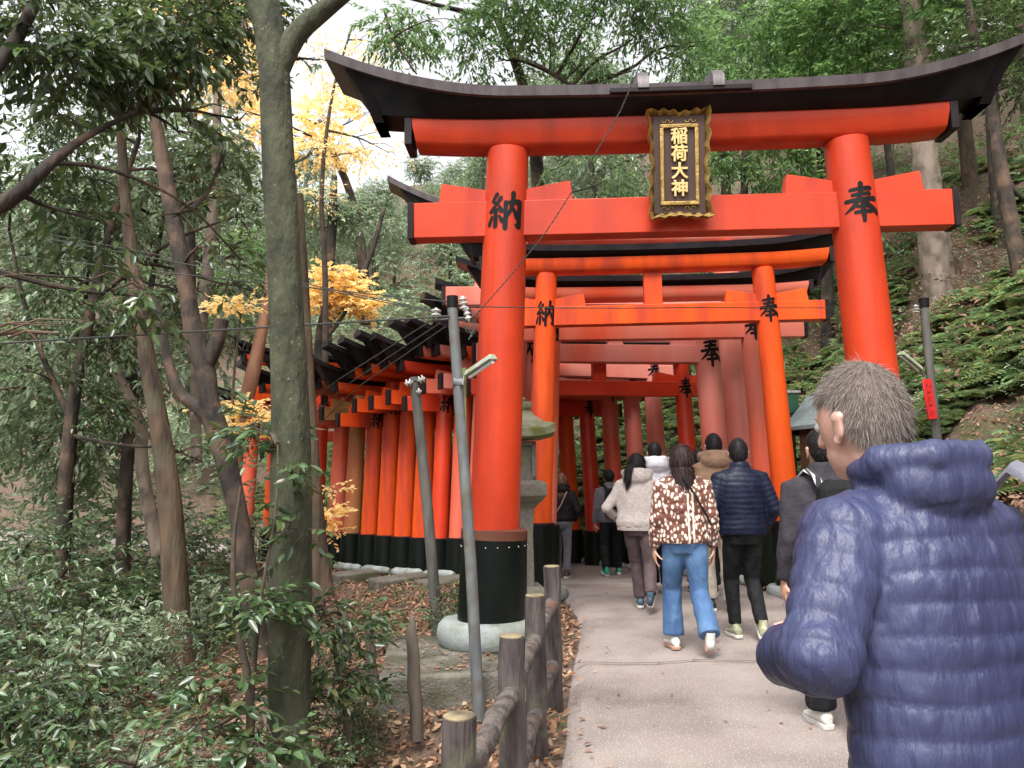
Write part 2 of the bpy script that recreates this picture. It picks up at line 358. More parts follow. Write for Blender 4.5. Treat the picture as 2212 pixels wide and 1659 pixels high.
# ---------------------------------------------------------------- torii gates
def gate(I, O, zs, zn, dia, m, label, base_h=.62, strut=False, chars=True, sh=.25, nh=.33, roof=.30, k=.0458, over=.79, overs=.72, first=False, hlen=1.0, grime=None):
    I = Vector((I[0], I[1], 0)); O = Vector((O[0], O[1], 0)); mid = (I+O)/2; W = (O-I).length/2; a = math.atan2(O.y-I.y, O.x-I.x)
    g0 = float(zpath(mid.y)); s = W/1.757
    root = empty('torii_gate', (mid.x, mid.y, g0), a); tag(root, label, 'torii gate', 'vermilion torii gates over the path')
    zs -= g0; zn -= g0; r0 = dia/2; r1 = r0*.87; zt = zs-sh/2
    MV = VERM[m] if isinstance(m, int) else m
    for sd, key in ((-1, 'nou'), (1, 'hou')):
        def ax(z): return sd*(W-k*z)
        b0 = .06; mb = MB(); N = 8
        mb.tube([(ax(base_h+(zt-base_h)*i/N), 0, base_h+(zt-base_h)*i/N) for i in range(N+1)], [r0+(r1-r0)*i/N for i in range(N+1)], 40)
        p = mb.build('pillar', MV, root)
        mb = MB(); rb = r0*1.30 if first else r0*1.24
        mb.tube([(ax(b0), 0, b0-.3), (ax(base_h), 0, base_h)], [rb*1.08, rb], 40); q = mb.build('base_sleeve', M_blackw, p)
        mb = MB(); bh = .085 if first else .025
        mb.tube([(ax(base_h-bh+.012), 0, base_h-bh+.012), (ax(base_h), 0, base_h+.006), (ax(base_h), 0, base_h+.014)], [rb+.005, rb+.004, rb*.9], 40); mb.build('band', M_band if first else M_cap, p)
        if first:
            for j in range(10):
                mb = MB(); an = -math.pi*j/9; zz = base_h-.13; mb.ball((ax(zz)+(rb+.004)*math.cos(an), (rb+.004)*math.sin(an), zz), .006, 6, 4); mb.build('rivet', M_white, p)
        if chars:
            zc = zn+(.03 if first else .02); rr = r0+(r1-r0)*(zc-base_h)/(zt-base_h); sz = dia*.70 if first else dia*.80
            cx = ax(zc); asp = 1.08 if first else 1.28
            def fn(u, v, l, cx=cx, zc=zc, rr=rr, ax=ax):
                an = u/rr; return (ax(zc+v*asp)+(rr+l)*math.sin(an), -(rr+l)*math.cos(an), zc+v*asp)
            glyph(key, fn, sz).build('inscription', M_black, p)
        # wedges
        for dd in (-1, 1):
            c = ax(zn+nh/2); u0 = c+dd*r1*.7; u1 = c+dd*(r1+.40*s); z0 = zn+nh/2-.01; th = .05*s+.01; h0, h1 = .11*s+.01, .20*s
            pts = [(u0, z0), (u1+dd*.03, z0), (u1, z0+h1), (u0, z0+h0)]; vs = [(u, v, z) for v in (-th, th) for u, z in pts]
            MB().add(vs, [(0, 1, 2, 3), (7, 6, 5, 4), (0, 4, 5, 1), (1, 5, 6, 2), (2, 6, 7, 3), (3, 7, 4, 0)]).bevel('wedge', MV, root, .005, 1)
    # tie beam with dark capped ends
    Ln = W-k*zn+over*s*hlen
    tb = MB().box((0, 0, zn), (2*Ln, .19*s, nh)).bevel('tie_beam', MV, root, .008, 2)
    for sd in (-1, 1): MB().box((sd*(Ln+.028*s), 0, zn), (.056*s, .20*s, nh+.012)).bevel('end_cap', M_cap, tb, .004, 1)
    # upper lintel
    Ls = W-k*zs+overs*s*hlen+.20*s; dv = 1 if first else .66
    ub = MB(); D = .30*s; c_ = .08*s
    sec = [(-D/2, sh/2), (-D/2, -sh/2+c_*.4), (-D/2+c_*.5, -sh/2), (D/2-c_*.5, -sh/2), (D/2, -sh/2+c_*.4), (D/2, sh/2)]
    NS = 24; vs = []
    def lift(u): t = max(0, (abs(u)/W-.88)/(1.87-.88)); return (.03*(u/W)**2+.37*t**1.9)*s*(1.15 if hlen > 1 else 1)
    for i in range(NS+1):
        u = -Ls+2*Ls*i/NS
        for v, z in sec: vs.append((u-(math.copysign(c_*.6, u) if i in (0, NS) and z < 0 else 0), v, zs+z+lift(u)*.30))
    n6 = 6; ub.add(vs, [(i*n6+k_, (i+1)*n6+k_, (i+1)*n6+(k_+1) % n6, i*n6+(k_+1) % n6) for i in range(NS) for k_ in range(n6)]+[tuple(range(n6)), tuple(range(NS*n6, NS*n6+n6))[::-1]])
    ul = ub.build('upper_beam', MV, root)
    for sd in (-1, 1): MB().box((sd*(Ls+.02*s), 0, zs+lift(Ls)*.30+.004), (.07*s, D+.02, sh+.02)).bevel('end_cap', M_cap, ul, .004, 1)
    # black crown beam under a curved capping roof
    zb = zs+sh/2; HB = (.125 if first else .085)*s; Lb = Ls+(.32 if first else .20)*s; Lt = Ls+(.60 if first or hlen > 1 else .40)*s; vs = []; NS = 40
    for i in range(NS+1):
        t = -1+2*i/NS
        for lv, (v, f) in enumerate([(-.17, 0), (.17, 0), (.30, 1), (-.30, 1)]):
            u = t*(Lb if f == 0 else Lt); z = zb+(lift(u)*.30 if f == 0 else HB+lift(u)); vs.append((u, v*s*dv, z))
    kb = MB().add(vs, [(i*4+q, (i+1)*4+q, (i+1)*4+(q+1) % 4, i*4+(q+1) % 4) for i in range(NS) for q in range(4)]+[(0, 1, 2, 3), (NS*4+3, NS*4+2, NS*4+1, NS*4)])
    kb.f = [f[::-1] for f in kb.f]; kr = kb.build('crown_beam', M_black, root)
    Lr = Lt+.16*s; vs = []; tk = .085*s; dw = s*dv
    for i in range(NS+1):
        u = -Lr+2*Lr*i/NS; z = zb+HB+lift(u)-.01; e = .10*s*abs(u/Lr)**6
        vs += [(u, -.34*dw, z), (u, .34*dw, z), (u, .36*dw, z+tk), (u, .03, z+tk+.05*s), (u, -.03, z+tk+.05*s), (u, -.36*dw, z+tk)]
    rf = MB().add(vs, [(i*6+q, i*6+(q+1) % 6, (i+1)*6+(q+1) % 6, (i+1)*6+q) for i in range(NS) for q in range(6)]+[(5, 4, 3, 2, 1, 0), tuple(NS*6+q for q in range(6))])
    rf.build('roof_cap', M_roof if first or hlen > 1 else M_roofk, kr)
    for sd in (-1, 1):   # bargeboards under the roof ends
        u0, u1 = Lb-.10*s, Lt-.02*s
        for off in ((0,) if not first else (0, -.0)):
            vs = []
            for v in (-.315*s*dv, .315*s*dv):
                for du in (0, (.10 if first else .045)*s): vs += [(sd*(u0-.05+du+.07), v*.50, zb+.005), (sd*(u1-.16+du), v*1.0, zb+HB+lift(u1)-.008)]
            MB().add(vs, [(0, 1, 3, 2), (4, 6, 7, 5), (0, 2, 6, 4), (1, 5, 7, 3), (0, 4, 5, 1), (2, 3, 7, 6)]).build('bargeboard', M_cap, kr)
    if strut: MB().box((-.02, 0, (zn+nh/2+zs-sh/2)/2), (.26*s, .12*s, (zs-sh/2)-(zn+nh/2)+.01)).bevel('strut', MV, root, .005, 1)
    return root
G1 = gate((-.2138, 6.985), (3.2987, 6.838), 4.535, 3.745, .445, 0, 'large bright vermilion torii gate in front, carrying the gold framed plaque', base_h=.93, first=True, sh=.253, nh=.335, over=.840, overs=.70)
# roof clasps over the plaque
for u in (-.33, .33):
    vs = []; s_ = 1
    for v, z in ((-.41, 4.80), (-.41, 4.90), (-.33, 4.98), (.02, 5.06), (.36, 4.96), (.36, 4.88)):
        vs += [(u-.05, v, z), (u+.05, v, z)]
    MB().add(vs, [(0, 1, 3, 2), (2, 3, 5, 4), (4, 5, 7, 6), (6, 7, 9, 8), (8, 9, 11, 10), (10, 11, 1, 0), (0, 2, 4, 6, 8, 10), (11, 9, 7, 5, 3, 1)]).build('roof_clasp', M_roof, G1)
MB().box((0, -.37, 4.79), (1.25, .05, .05)).bevel('plaque_canopy', M_cap, G1)
gates = [
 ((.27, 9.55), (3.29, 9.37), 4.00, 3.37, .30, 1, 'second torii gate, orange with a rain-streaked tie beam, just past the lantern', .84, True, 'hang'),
 ((.36, 10.35), (3.38, 10.3), 3.83, 3.33, .33, 2, 'third torii gate, its pale pink beam showing right under the second gate', .8, False, ''),
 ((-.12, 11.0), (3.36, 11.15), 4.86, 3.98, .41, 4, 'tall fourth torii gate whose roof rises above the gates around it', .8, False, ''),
 ((.02, 11.55), (3.18, 11.95), 3.78, 3.25, .42, 4, 'fifth torii gate with a thick pink right pillar', .75, True, ''),
 ((-.1, 12.15), (2.94, 12.75), 3.30, 2.80, .30, 3, 'low deep red torii gate with white edged roof, framed by the front gates', .7, True, ''),
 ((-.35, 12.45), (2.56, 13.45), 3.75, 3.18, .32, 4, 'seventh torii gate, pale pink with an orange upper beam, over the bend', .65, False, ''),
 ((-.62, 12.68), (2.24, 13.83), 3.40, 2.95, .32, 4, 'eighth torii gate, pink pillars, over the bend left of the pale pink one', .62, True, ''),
 ((-.93, 12.92), (1.88, 14.17), 3.42, 2.90, .32, 2, 'ninth torii gate along the bend, pillar half pale pink', .62, False, ''),
 ((-1.27, 13.2), (1.50, 14.55), 3.22, 2.64, .31, 3, 'tenth torii gate, red, its right pillar standing behind the blonde woman', .60, True, ''),
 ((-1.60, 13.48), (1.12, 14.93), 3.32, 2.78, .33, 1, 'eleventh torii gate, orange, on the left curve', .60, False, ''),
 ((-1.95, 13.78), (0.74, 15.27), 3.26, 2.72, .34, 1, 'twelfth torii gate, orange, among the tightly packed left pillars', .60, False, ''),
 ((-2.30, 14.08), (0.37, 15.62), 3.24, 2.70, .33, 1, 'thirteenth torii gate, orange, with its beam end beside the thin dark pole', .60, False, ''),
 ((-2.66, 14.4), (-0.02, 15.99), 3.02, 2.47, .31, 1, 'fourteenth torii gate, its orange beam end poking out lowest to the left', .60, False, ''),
 ((-3.05, 14.75), (-0.44, 16.38), 3.12, 2.62, .33, 5, 'fifteenth torii gate, brown and mossy pillar near the big trunk', .60, False, ''),
 ((-3.42, 15.08), (-0.84, 16.76), 3.08, 2.55, .33, 2, 'sixteenth torii gate, reddish, right beside the big grey trunk', .60, False, ''),
 ((-3.95, 15.55), (-1.40, 17.27), 3.3, 2.75, .33, 3, 'seventeenth torii gate, red, mostly hidden behind the big grey trunk', .60, False, ''),
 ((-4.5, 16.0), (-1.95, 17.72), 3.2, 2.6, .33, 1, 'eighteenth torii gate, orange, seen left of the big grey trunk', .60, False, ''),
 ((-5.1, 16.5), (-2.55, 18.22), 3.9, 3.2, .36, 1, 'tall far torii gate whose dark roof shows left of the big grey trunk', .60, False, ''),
 ((-5.8, 17.0), (-3.28, 18.77), 3.0, 2.4, .32, 2, 'far low torii gate glimpsed through leaves left of the big grey trunk', .60, False, ''),
]
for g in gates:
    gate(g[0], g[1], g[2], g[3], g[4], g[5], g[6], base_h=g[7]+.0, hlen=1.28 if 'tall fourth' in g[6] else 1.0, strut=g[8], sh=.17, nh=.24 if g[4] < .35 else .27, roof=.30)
# stone rings and log kerbs at the feet
def ring(c, r, th, label):
    mb = MB(); n = 36; m = 12; z0 = float(zpath(c[1])); vs = []
    for i in range(n):
        a = 2*math.pi*i/n
        for j in range(m):
            b = 2*math.pi*j/m; rr = r+th*math.copysign(abs(math.cos(b))**.7, math.cos(b))*(1+.03*math.sin(i*1.7)); vs.append((rr*math.cos(a), rr*math.sin(a), th*.95+th*math.copysign(abs(math.sin(b))**.7, math.sin(b))))
    mb.add(vs, [(i*m+j, ((i+1) % n)*m+j, ((i+1) % n)*m+(j+1) % m, i*m+(j+1) % m) for i in range(n) for j in range(m)], True)
    o = mb.build('stone_ring', M_ring); o.location = (c[0], c[1], z0-.05); tag(o, label, 'stone ring'); return o
ring((-.2138, 6.985), .345, .12, 'thick grey concrete ring round the foot of the front left pillar')
ring((3.2987, 6.838), .345, .12, 'grey concrete ring round the foot of the front right pillar behind the man')
ring((.33, 9.55), .24, .08, 'small concrete ring round the second left pillar beside the lantern')
ring((3.29, 9.37), .24, .08, 'small concrete ring round the second right pillar beside the navy jacket man')
def log_kerb(a, b, label, r=.075):
    a = Vector((*a, 0)); b = Vector((*b, 0)); d = (b-a); n = 8; mb = MB()
    pts = [a+d*i/n for i in range(n+1)]; rr = [r*.6]+[r*(1+.06*math.sin(i*2.3+a.x*5)) for i in range(1, n)]+[r*.6]
    mb.tube([(p.x, p.y, float(zpath(p.y))+r*.55) for p in pts], rr, 14, wob=.03)
    tag(mb.build('log_kerb', M_ring), label, 'kerb', 'rounded kerb logs at the pillar feet')
lk = [(-.95, 12.55), (-1.5, 12.98), (-2.1, 13.45), (-2.7, 13.98), (-3.3, 14.5)]
for a, b in zip(lk[:-1], lk[1:]): log_kerb(a, (b[0]+.05, b[1]-.05), 'rounded grey kerb log lying in front of the black feet of the left pillars')
ko = [(3.05, 10.0), (3.02, 10.9), (2.8, 12.0), (2.45, 13.0), (1.95, 13.9), (1.35, 14.75), (.8, 15.3), (.2, 15.85)]
for a, b in zip(ko[:-1], ko[1:]): log_kerb(a, (b[0]+.03, b[1]-.06), 'rounded kerb log along the outer side of the bending path', .07)
# concrete footing and broken wall below the front gate
mb = MB(); xs = [(-1.05, 5.72), (.02, 5.95)]
mb.box((-.50, 6.62, -.26), (1.14, 1.46, .46), rot=Matrix.Rotation(R(6), 3, 'Z'))
tag(mb.bevel('concrete_footing', M_conc, None, .03, 3), 'mossy concrete footing block under the front left pillar', 'concrete block')
for x, y, sx, sy, h in ((-1.75, 12.2, .9, .4, .2), (-1.05, 11.9, .8, .45, .16), (-2.6, 13.0, .7, .35, .2)):
    o = MB().box((0, 0, h/2-.08), (sx, sy, h+.1)).bevel('stone_slab', M_conc, None, .03, 3); o.location = (x, y, tz(x, y)-.03); o.rotation_euler = (.05, -.04, .55)
    tag(o, 'broken grey stone slab lying in the leaves below the left pillars', 'stone slab', 'broken slabs below the left pillars')
# ---------------------------------------------------------------- plaque
def text_mesh(s, size, ext, off=.0):
    cu = bpy.data.curves.new('t', 'FONT'); cu.body = s; cu.size = size; cu.align_x = 'CENTER'; cu.align_y = 'CENTER'; cu.extrude = ext; cu.offset = off; cu.bevel_depth = ext*.5; cu.space_line = .97; cu.resolution_u = 3
    o = bpy.data.objects.new('t', cu); COL.objects.link(o); dg = bpy.context.evaluated_depsgraph_get(); dg.update()
    me = bpy.data.meshes.new_from_object(o.evaluated_get(dg)); bpy.data.objects.remove(o); return me
pq = empty('name_plaque', (1.505, 6.915-.30, 4.125), math.atan2(6.838-6.985, 3.2987+.2138)); pq.rotation_euler = (R(8), 0, pq.rotation_euler[2])
pq.rotation_mode = 'XYZ'
tag(pq, 'gold framed brown plaque with four gold characters hanging on the front gate', 'plaque')
PW, PH = .52, .93
MB().box((0, .02, 0), (PW-.06, .04, PH-.06)).bevel('board', M_plaque, pq, .004, 1)
fr = MB(); random.seed(4); NN = 120; out = []
for i in range(NN):   # wavy carved edge
    t = i/NN*4; sd = int(t); f = t-sd; w_ = .009*math.sin(f*math.pi*11)*(1 if .12 < f < .88 else 0)+.010*math.sin(f*math.pi*3+.4)*math.sin(f*math.pi)+(.030*abs(2*f-1)**8)
    x = [-1+2*f, 1, 1-2*f, -1][sd]*PW/2; z = [-1, -1+2*f, 1, 1-2*f][sd]*PH/2
    nx_, nz_ = [(0, -1), (1, 0), (0, 1), (-1, 0)][sd]; out.append((x+nx_*w_, z+nz_*w_, w_))
for i in range(NN):
    j = (i+1) % NN; vs = []
    for q in (i, j):
        x, z, w_ = out[q]; xi, zi = x*(1-.07/PW*1), z*(1-.07/PH*1)
        vs += [(xi, -.005, zi), (x, -.05-w_*1.2, z), (x, .045, z), (xi, .045, zi)]
    fr.add(vs, [(0, 4, 5, 1), (1, 5, 6, 2), (2, 6, 7, 3), (3, 7, 4, 0)])
for f in fr.f: f.reverse()
fr.build('carved_frame', M_gold, pq)
ib = MB()
for sx, sz, cx, cz in ((.34, .034, 0, .335), (.34, .034, 0, -.345), (.034, .646, -.153, -.005), (.034, .646, .153, -.005)): ib.box((cx, -.010, cz), (sx, .03, sz))
ib.bevel('inner_border', M_gold, pq, .006, 2)
for cx, cz, fl in ((-.10, .385, 1), (.10, .385, 1), (-.11, -.39, -1), (.09, -.39, -1)):
    for q in (-1, 1):
        sc = MB(); sc.tube([(cx+q*.005, -.006, cz-.012*fl*-1), (cx+q*.02, -.008, cz-.018*fl), (cx+q*.04, -.008, cz-.014*fl), (cx+q*.05, -.006, cz+.004*fl)], [.003, .005, .005, .003], 6); sc.build('scrollwork', M_gold, pq)
for i, ch in enumerate('稲荷大神'):
    o = link('raised_character', text_mesh(ch, .150, .006, .0016), M_goldc, pq); o.location = (0, -.016, .235-i*.153); o.rotation_euler = (math.pi/2, 0, 0)
# ---------------------------------------------------------------- stone lantern
ln = empty('stone_lantern', (.07, 8.45, float(zpath(8.4))), .12); tag(ln, 'mossy stone lantern standing behind the front left pillar', 'lantern')
S4 = math.pi/4; q2 = math.sqrt(2)
def sq(prof, name, m=M_stone, n=4, rot=S4): MB().lathe([(r*q2 if n == 4 else r, z) for r, z in prof], n, rot=rot, smooth=False).bevel(name, m, ln, .008, 2)
sq([(.27, -.05), (.27, .18), (.21, .26)], 'plinth'); sq([(.13, .24), (.12, .8), (.135, 1.06), (.20, 1.14)], 'shaft')
sq([(.20, 1.13), (.255, 1.2), (.255, 1.33), (.20, 1.36)], 'platform')
fb = MB()
for x in (-1, 1):
    for y in (-1, 1): fb.box((x*.135, y*.135, 1.56), (.05, .05, .42))
fb.box((0, 0, 1.38), (.32, .32, .05)); fb.box((0, 0, 1.75), (.32, .32, .05)); fb.box((0, 0, 1.56), (.24, .24, .34)); fb.bevel('firebox', M_stone, ln, .006, 1)
M_moss = mat('mossy_stone_roof', (.20, .20, .13), (.30, .29, .2), 14, .9, .4, 60, c3=(.13, .15, .04), c3scale=4)
vs = []; n_ = 16
rp = [(.26, 1.80, 0), (.34, 1.82, .05), (.345, 1.90, .055), (.24, 1.96, .02), (.15, 2.05, 0), (.10, 2.12, 0)]
for r, z, up in rp:
    for k_ in range(32):
        a = 2*math.pi*k_/32; e = max(abs(math.cos(a)), abs(math.sin(a))); cr = (1/e-1)/.4142; vs.append((r*math.cos(a)/e, r*math.sin(a)/e, z+up*cr**2))
MB().add(vs, [(i*32+k_, i*32+(k_+1) % 32, (i+1)*32+(k_+1) % 32, (i+1)*32+k_) for i in range(5) for k_ in range(32)]+[tuple(range(32))[::-1], tuple(range(160, 192))]).build('roof', M_moss, ln)
sq([(.10, 2.11), (.125, 2.14), (.125, 2.2)], 'finial_seat', M_moss); sq([(.08, 2.2), (.09, 2.24), (.03, 2.27)], 'finial', M_moss, 12, 0)
# ---------------------------------------------------------------- log-style fence
fn = empty('log_fence', (0, 0, 0)); tag(fn, 'low brown log-style fence with four knobbly posts along the left path edge', 'fence')
fp = [(at(992, 1548, 2.62), .056), (at(1105, 1375, 3.42), .056), (at(1155, 1287, 4.35), .055), (at(1192, 1224, 5.1), .055)]
fp = [(Vector((-.62, 1.75, fp[0][0].z-.05)), .056)]+fp
for i, (p, r) in enumerate(fp):
    mb = MB(); n = 9; g = tz(p.x, p.y)-.3
    mb.tube([(p.x+.004*math.sin(j*2+i), p.y, g+(p.z-g)*j/n) for j in range(n+1)], [r*(1.06-.05*j/n+.02*math.sin(j*3.1+i)) for j in range(n+1)], 20, wob=.02, seed=i)
    po = mb.build('post', M_fence, fn)
    mb = MB(); mb.lathe([(r*.93, 0), (r*.93, .004), (r*.8, .008)], 18, (p.x, p.y)); c = mb.build('cut_top', M_cut, po); c.location.z = p.z
for i in range(len(fp)-1):
    a, b = fp[i][0], fp[i+1][0]
    for dz in (-.22, -.60):
        mb = MB(); n = 8; A = a+Vector((0, 0, dz)); B = b+Vector((0, 0, dz)); mb.tube([A.lerp(B, j/n)+Vector((.005*math.sin(j*2.1), 0, .006*math.sin(j*1.3+i))) for j in range(n+1)], [.040*(1+.07*math.sin(j*2.7+i)) for j in range(n+1)], 14, wob=.025, seed=i+9)
        mb.build('rail', M_rail, fn)
# ---------------------------------------------------------------- poles, lamps, wires
def insul(mb, c, d, n=3, r=.028):
    c = Vector(c); d = Vector(d).normalized(); q = d.to_track_quat('Z', 'Y').to_matrix()
    prof = [(.006, -.02)]
    for i in range(n): prof += [(.016, i*.034), (r, i*.034+.006), (r, i*.034+.016), (.016, i*.034+.022)]
    prof += [(.010, n*.034)]
    mb.lathe(prof, 12, xf=Matrix.Translation(c) @ q.to_4x4())
def fluor(root, a, b, m=M_lamp, w=.085, h=.045):
    a, b = Vector(a), Vector(b); d = (b-a); L_ = d.length; x = d.normalized(); y = Vector((0, 0, 1)).cross(x).normalized(); z = x.cross(y); rot = Matrix((x, y, z)).transposed()
    o = MB().box((a+b)/2, (L_, w, h), rot=rot, taper=(.97, .55)).bevel('lamp_housing', m, root, .008, 2)
    t = MB(); t.tube([a+d*.06-z*.032, b-d*.06-z*.032], .014, 10); t.build('lamp_tube', mat('frosted_tube', (.7, .7, .68), rough=.3), o)
    return o
p1 = empty('lamp_pole', at(1035, 1475, 5.75)); tag(p1, 'slim grey pole with black cap and tilted strip lamp before the front left pillar', 'pole')
o1 = p1.location.copy(); top = at(977, 640, 5.75)-o1; bot = Vector((0, 0, -.3))
mb = MB(); mb.tube([bot, top*.3, top*.6, top-Vector((0, 0, .08))], [.043, .042, .041, .039], 20); mb.build('shaft', M_pole, p1)
mb = MB(); mb.tube([top-Vector((0, 0, .09)), top], [.044, .044], 20); mb.build('cap', M_black, p1)
L = lambda px, py, Y=5.75: at(px, py, Y)-o1
fluor(p1, L(1010, 808, 5.70), L(1066, 770, 5.45))
mb = MB(); mb.tube([L(992, 832), L(1000, 830, 5.66), L(1003, 812, 5.7), L(1012, 806, 5.7)], .009, 8); mb.tube([L(980, 826), L(999, 829)], .047, 16); mb.build('lamp_bracket', M_pole, p1)
for a_ in ((L(942, 684), (0, .1, 1), 2, .038), (L(1003, 668), (-.15, 0, 1), 3, .034), (L(1012, 690), (-.25, 0, 1), 3, .026)):
    mb = MB(); insul(mb, *a_); mb.build('insulator', M_white, p1)
mb = MB(); mb.tube([L(938, 692), L(1020, 686)], .011, 8); mb.tube([L(984, 664), L(1020, 670)], .007, 6); mb.tube([L(983, 690), L(1016, 694)], .006, 6)
for k_ in range(3): mb.tube([L(1012+k_*5, 672), L(1020+k_*4, 700), L(1026-k_*7, 722+k_*6), L(1008+k_*8, 716), L(1000, 700)], .0035, 5)
mb.build('crossarm', M_wire, p1)
mb = MB(); mb.box((L(1003, 885)), (.03, .03, .62)); mb.build('green_conduit', mat('mossy_conduit', (.10, .12, .04), (.16, .15, .06), 10, .8), p1)
p2 = empty('thin_pole', at(950, 1352, 7.7)); tag(p2, 'thinner leaning grey pole with white insulators left of the lamp pole', 'pole')
o2 = p2.location.copy(); mb = MB(); top2 = at(895, 815, 7.7)-o2; mb.tube([Vector((0, 0, -.3)), top2*.5, top2], [.055, .053, .050], 18); mb.build('shaft', M_pole2, p2)
mb = MB(); L2 = lambda px, py: at(px, py, 7.65)-o2
mb.tube([L2(880, 826), L2(912, 818)], .01, 8); mb.tube([L2(899, 835), L2(906, 870), L2(908, 900)], .004, 5); mb.build('crossarm', M_wire, p2)
for a_ in ((L2(889, 826), (-1, 0, -.2), 2, .04), (L2(905, 822), (1, 0, .4), 2, .04), (L2(903, 846), (.9, 0, .1), 1, .035)):
    mb = MB(); insul(mb, *a_); mb.build('insulator', M_white, p2)
# hillside pole with lamp and red sign
p3 = empty('hillside_pole', (0, 0, 0)); Y3 = 9.3; b3 = at(2028, 960, Y3); b3.z = tz(b3.x, b3.y)-.1; p3.location = b3
tag(p3, 'dark pole with strip lamp and red notice standing on the fern slope', 'pole'); L3 = lambda px, py, Y=Y3: at(px, py, Y)-b3
mb = MB(); mb.tube([Vector((0.02, 0, -.3)), L3(2022, 930), L3(2005, 760), L3(1996, 660)], [.055, .053, .05, .048], 18); mb.build('shaft', M_pole2, p3)
mb = MB(); mb.tube([L3(1996.5, 664), L3(1995.5, 645)], .058, 18); mb.build('cap', M_black, p3)
fluor(p3, L3(1988, 798, 9.25), L3(1945, 762, 9.1), M_lamp, .11, .06)
mb = MB(); mb.tube([L3(2006, 815), L3(1995, 812), L3(1988, 797)], .012, 8); mb.tube([L3(1985, 670), L3(1997, 672)], .012, 8); mb.tube([L3(2008, 870), L3(1965, 905)], .010, 6); mb.build('lamp_bracket', M_pole2, p3)
mb = MB(); insul(mb, L3(1979, 676), (0, 0, 1), 3, .04); mb.build('insulator', M_white, p3)
nb = MB().box((0, 0, 0), (.125, .02, .48)).bevel('red_notice', mat('notice_red', (.62, .022, .02), (.5, .018, .018), 8, .5), p3, .004, 1); nb.location = L3(2008, 862, 9.2); nb.rotation_euler = (0, R(-5), R(10))
mk = MB(); random.seed(8)
for j in range(5):
    for q in range(4): mk.box((random.uniform(-.025, .025), -.0125, .16-j*.08+random.uniform(-.02, .02)), (.035 if q % 2 else .006, .001, .006 if q % 2 else .03))
mk.build('notice_mark', mat('ink_dark', (.12, .01, .012), rough=.6), nb)
def wire(pts, r, label, name='overhead_wire', sag=.0, twist=False):
    P = []; n = 14
    for a, b in zip(pts[:-1], pts[1:]):
        for i in range(n): t = i/n; q = a.lerp(b, t); q.z -= sag*4*t*(1-t); P.append(q)
    P.append(pts[-1]); mb = MB()
    if twist:
        for ph in (0, math.pi):
            Q = []
            for i in range(len(P)*6-5):
                j = i//6; t = (i % 6)/6; q = P[j].lerp(P[min(j+1, len(P)-1)], t); an = i*.9+ph; Q.append(q+Vector((math.cos(an), math.sin(an), 0))*r*.9)
            mb.tube(Q, r*.8, 5)
    else: mb.tube(P, r, 6)
    tag(mb.build(name, M_wire), label, 'wire')
wire([at(-40, 744, 5.2), at(971, 683, 5.72)], .007, 'thick grey cable running left from the lamp pole across the trunks', sag=.0)
wire([at(-40, 490, 8.8), at(600, 606, 6.6), at(942, 675, 5.75)], .0045, 'upper thin wire crossing the woods towards the lamp pole')
wire([at(-40, 478, 9.6), at(560, 592, 7), at(942, 672, 5.75)], .0045, 'topmost thin wire crossing the woods towards the lamp pole')
wire([at(-40, 545, 7.4), at(600, 615, 6.4), at(1003, 655, 5.75)], .0045, 'lowest of the three thin wires crossing the woods')
wire([at(1022, 686, 5.75), at(1180, 500, 5.5), at(1340, 240, 5.2), at(1450, -30, 4.9)], .0034, 'twisted cable climbing across the front gate past the plaque', twist=True, sag=.015)
wire([at(1010, 662, 5.75), at(1500, 664, 7.6), at(1981, 662, Y3)], .005, 'level twisted wire passing before the second gate', twist=True, sag=.01)
for k_, (x0, x1) in enumerate(((936, 520), (950, 560), (962, 590))):
    wire([at(x0, 690+k_*8, 5.85), at((x0+x1)/2, 822+k_*6, 9), at(x1, 985+k_*12, 13)], .006, ['leftmost', 'middle', 'rightmost'][k_]+' slanting thin wire in front of the black gate roofs')
# stakes
for k_, (x, y0, y1, Y, r, lb) in enumerate(((741, 1300, 1420, 6.6, .045, 'short dark stake in the leaves'), (795, 1318, 1500, 6.0, .045, 'dark rotting stake between the big trunk and the concrete block'), (888, 1335, 1560, 5.45, .047, 'pale pointed stake before the concrete block'), (682, 1130, 1312, 9.2, .05, 'thin mossy leaning stake right beside the big trunk'))):
    a = at(x, y0, Y); b = at(x+(12 if k_ else 6), y1, Y); mb = MB(); n = 6
    mb.tube([b+(a-b)*j/n+Vector((.006*math.sin(j*2.2), 0, 0)) for j in range(-1, n)]+[a+Vector((0.01, 0, .01))], [r*(1-.03*j) for j in range(n+1)]+[r*.35], 10, wob=.05, seed=k_)
    tag(mb.build('wooden_stake', M_stake), lb, 'stake')
# small roofed shrine and board right of the path
sh_ = empty('small_shrine', (0, 0, 0)); c = at(1800, 960, 10.6); sh_.location = (c.x, c.y, 0); sh_.rotation_euler = (0, 0, R(18)); tag(sh_, 'little wooden shrine roof with pale blue metal top right of the second gate', 'shrine')
M_wood = mat('old_wood', (.14, .085, .05), (.24, .16, .10), 8, .8, .3, 40, stretch=(1, 1, .2)); M_cu = mat('pale_copper_sheet', (.22, .30, .31), (.32, .40, .40), 8, .5, .1)
H0 = 1.97; MB().box((0, 0, 1.28), (.62, .6, 1.46)).bevel('cabinet', M_wood, sh_); MB().box((0, 0, .3), (.9, .9, .7)).bevel('stone_base', M_stone, sh_, .02)
vs = []; n_ = 12
for i in range(n_+1):
    t = -1+2*i/n_; x = t*.62; z = H0+.52*(1-abs(t))**1.5+.06*abs(t)**3
    for y in (-.5, .5): vs += [(x, y, z), (x, y, z-.05)]
f_ = []
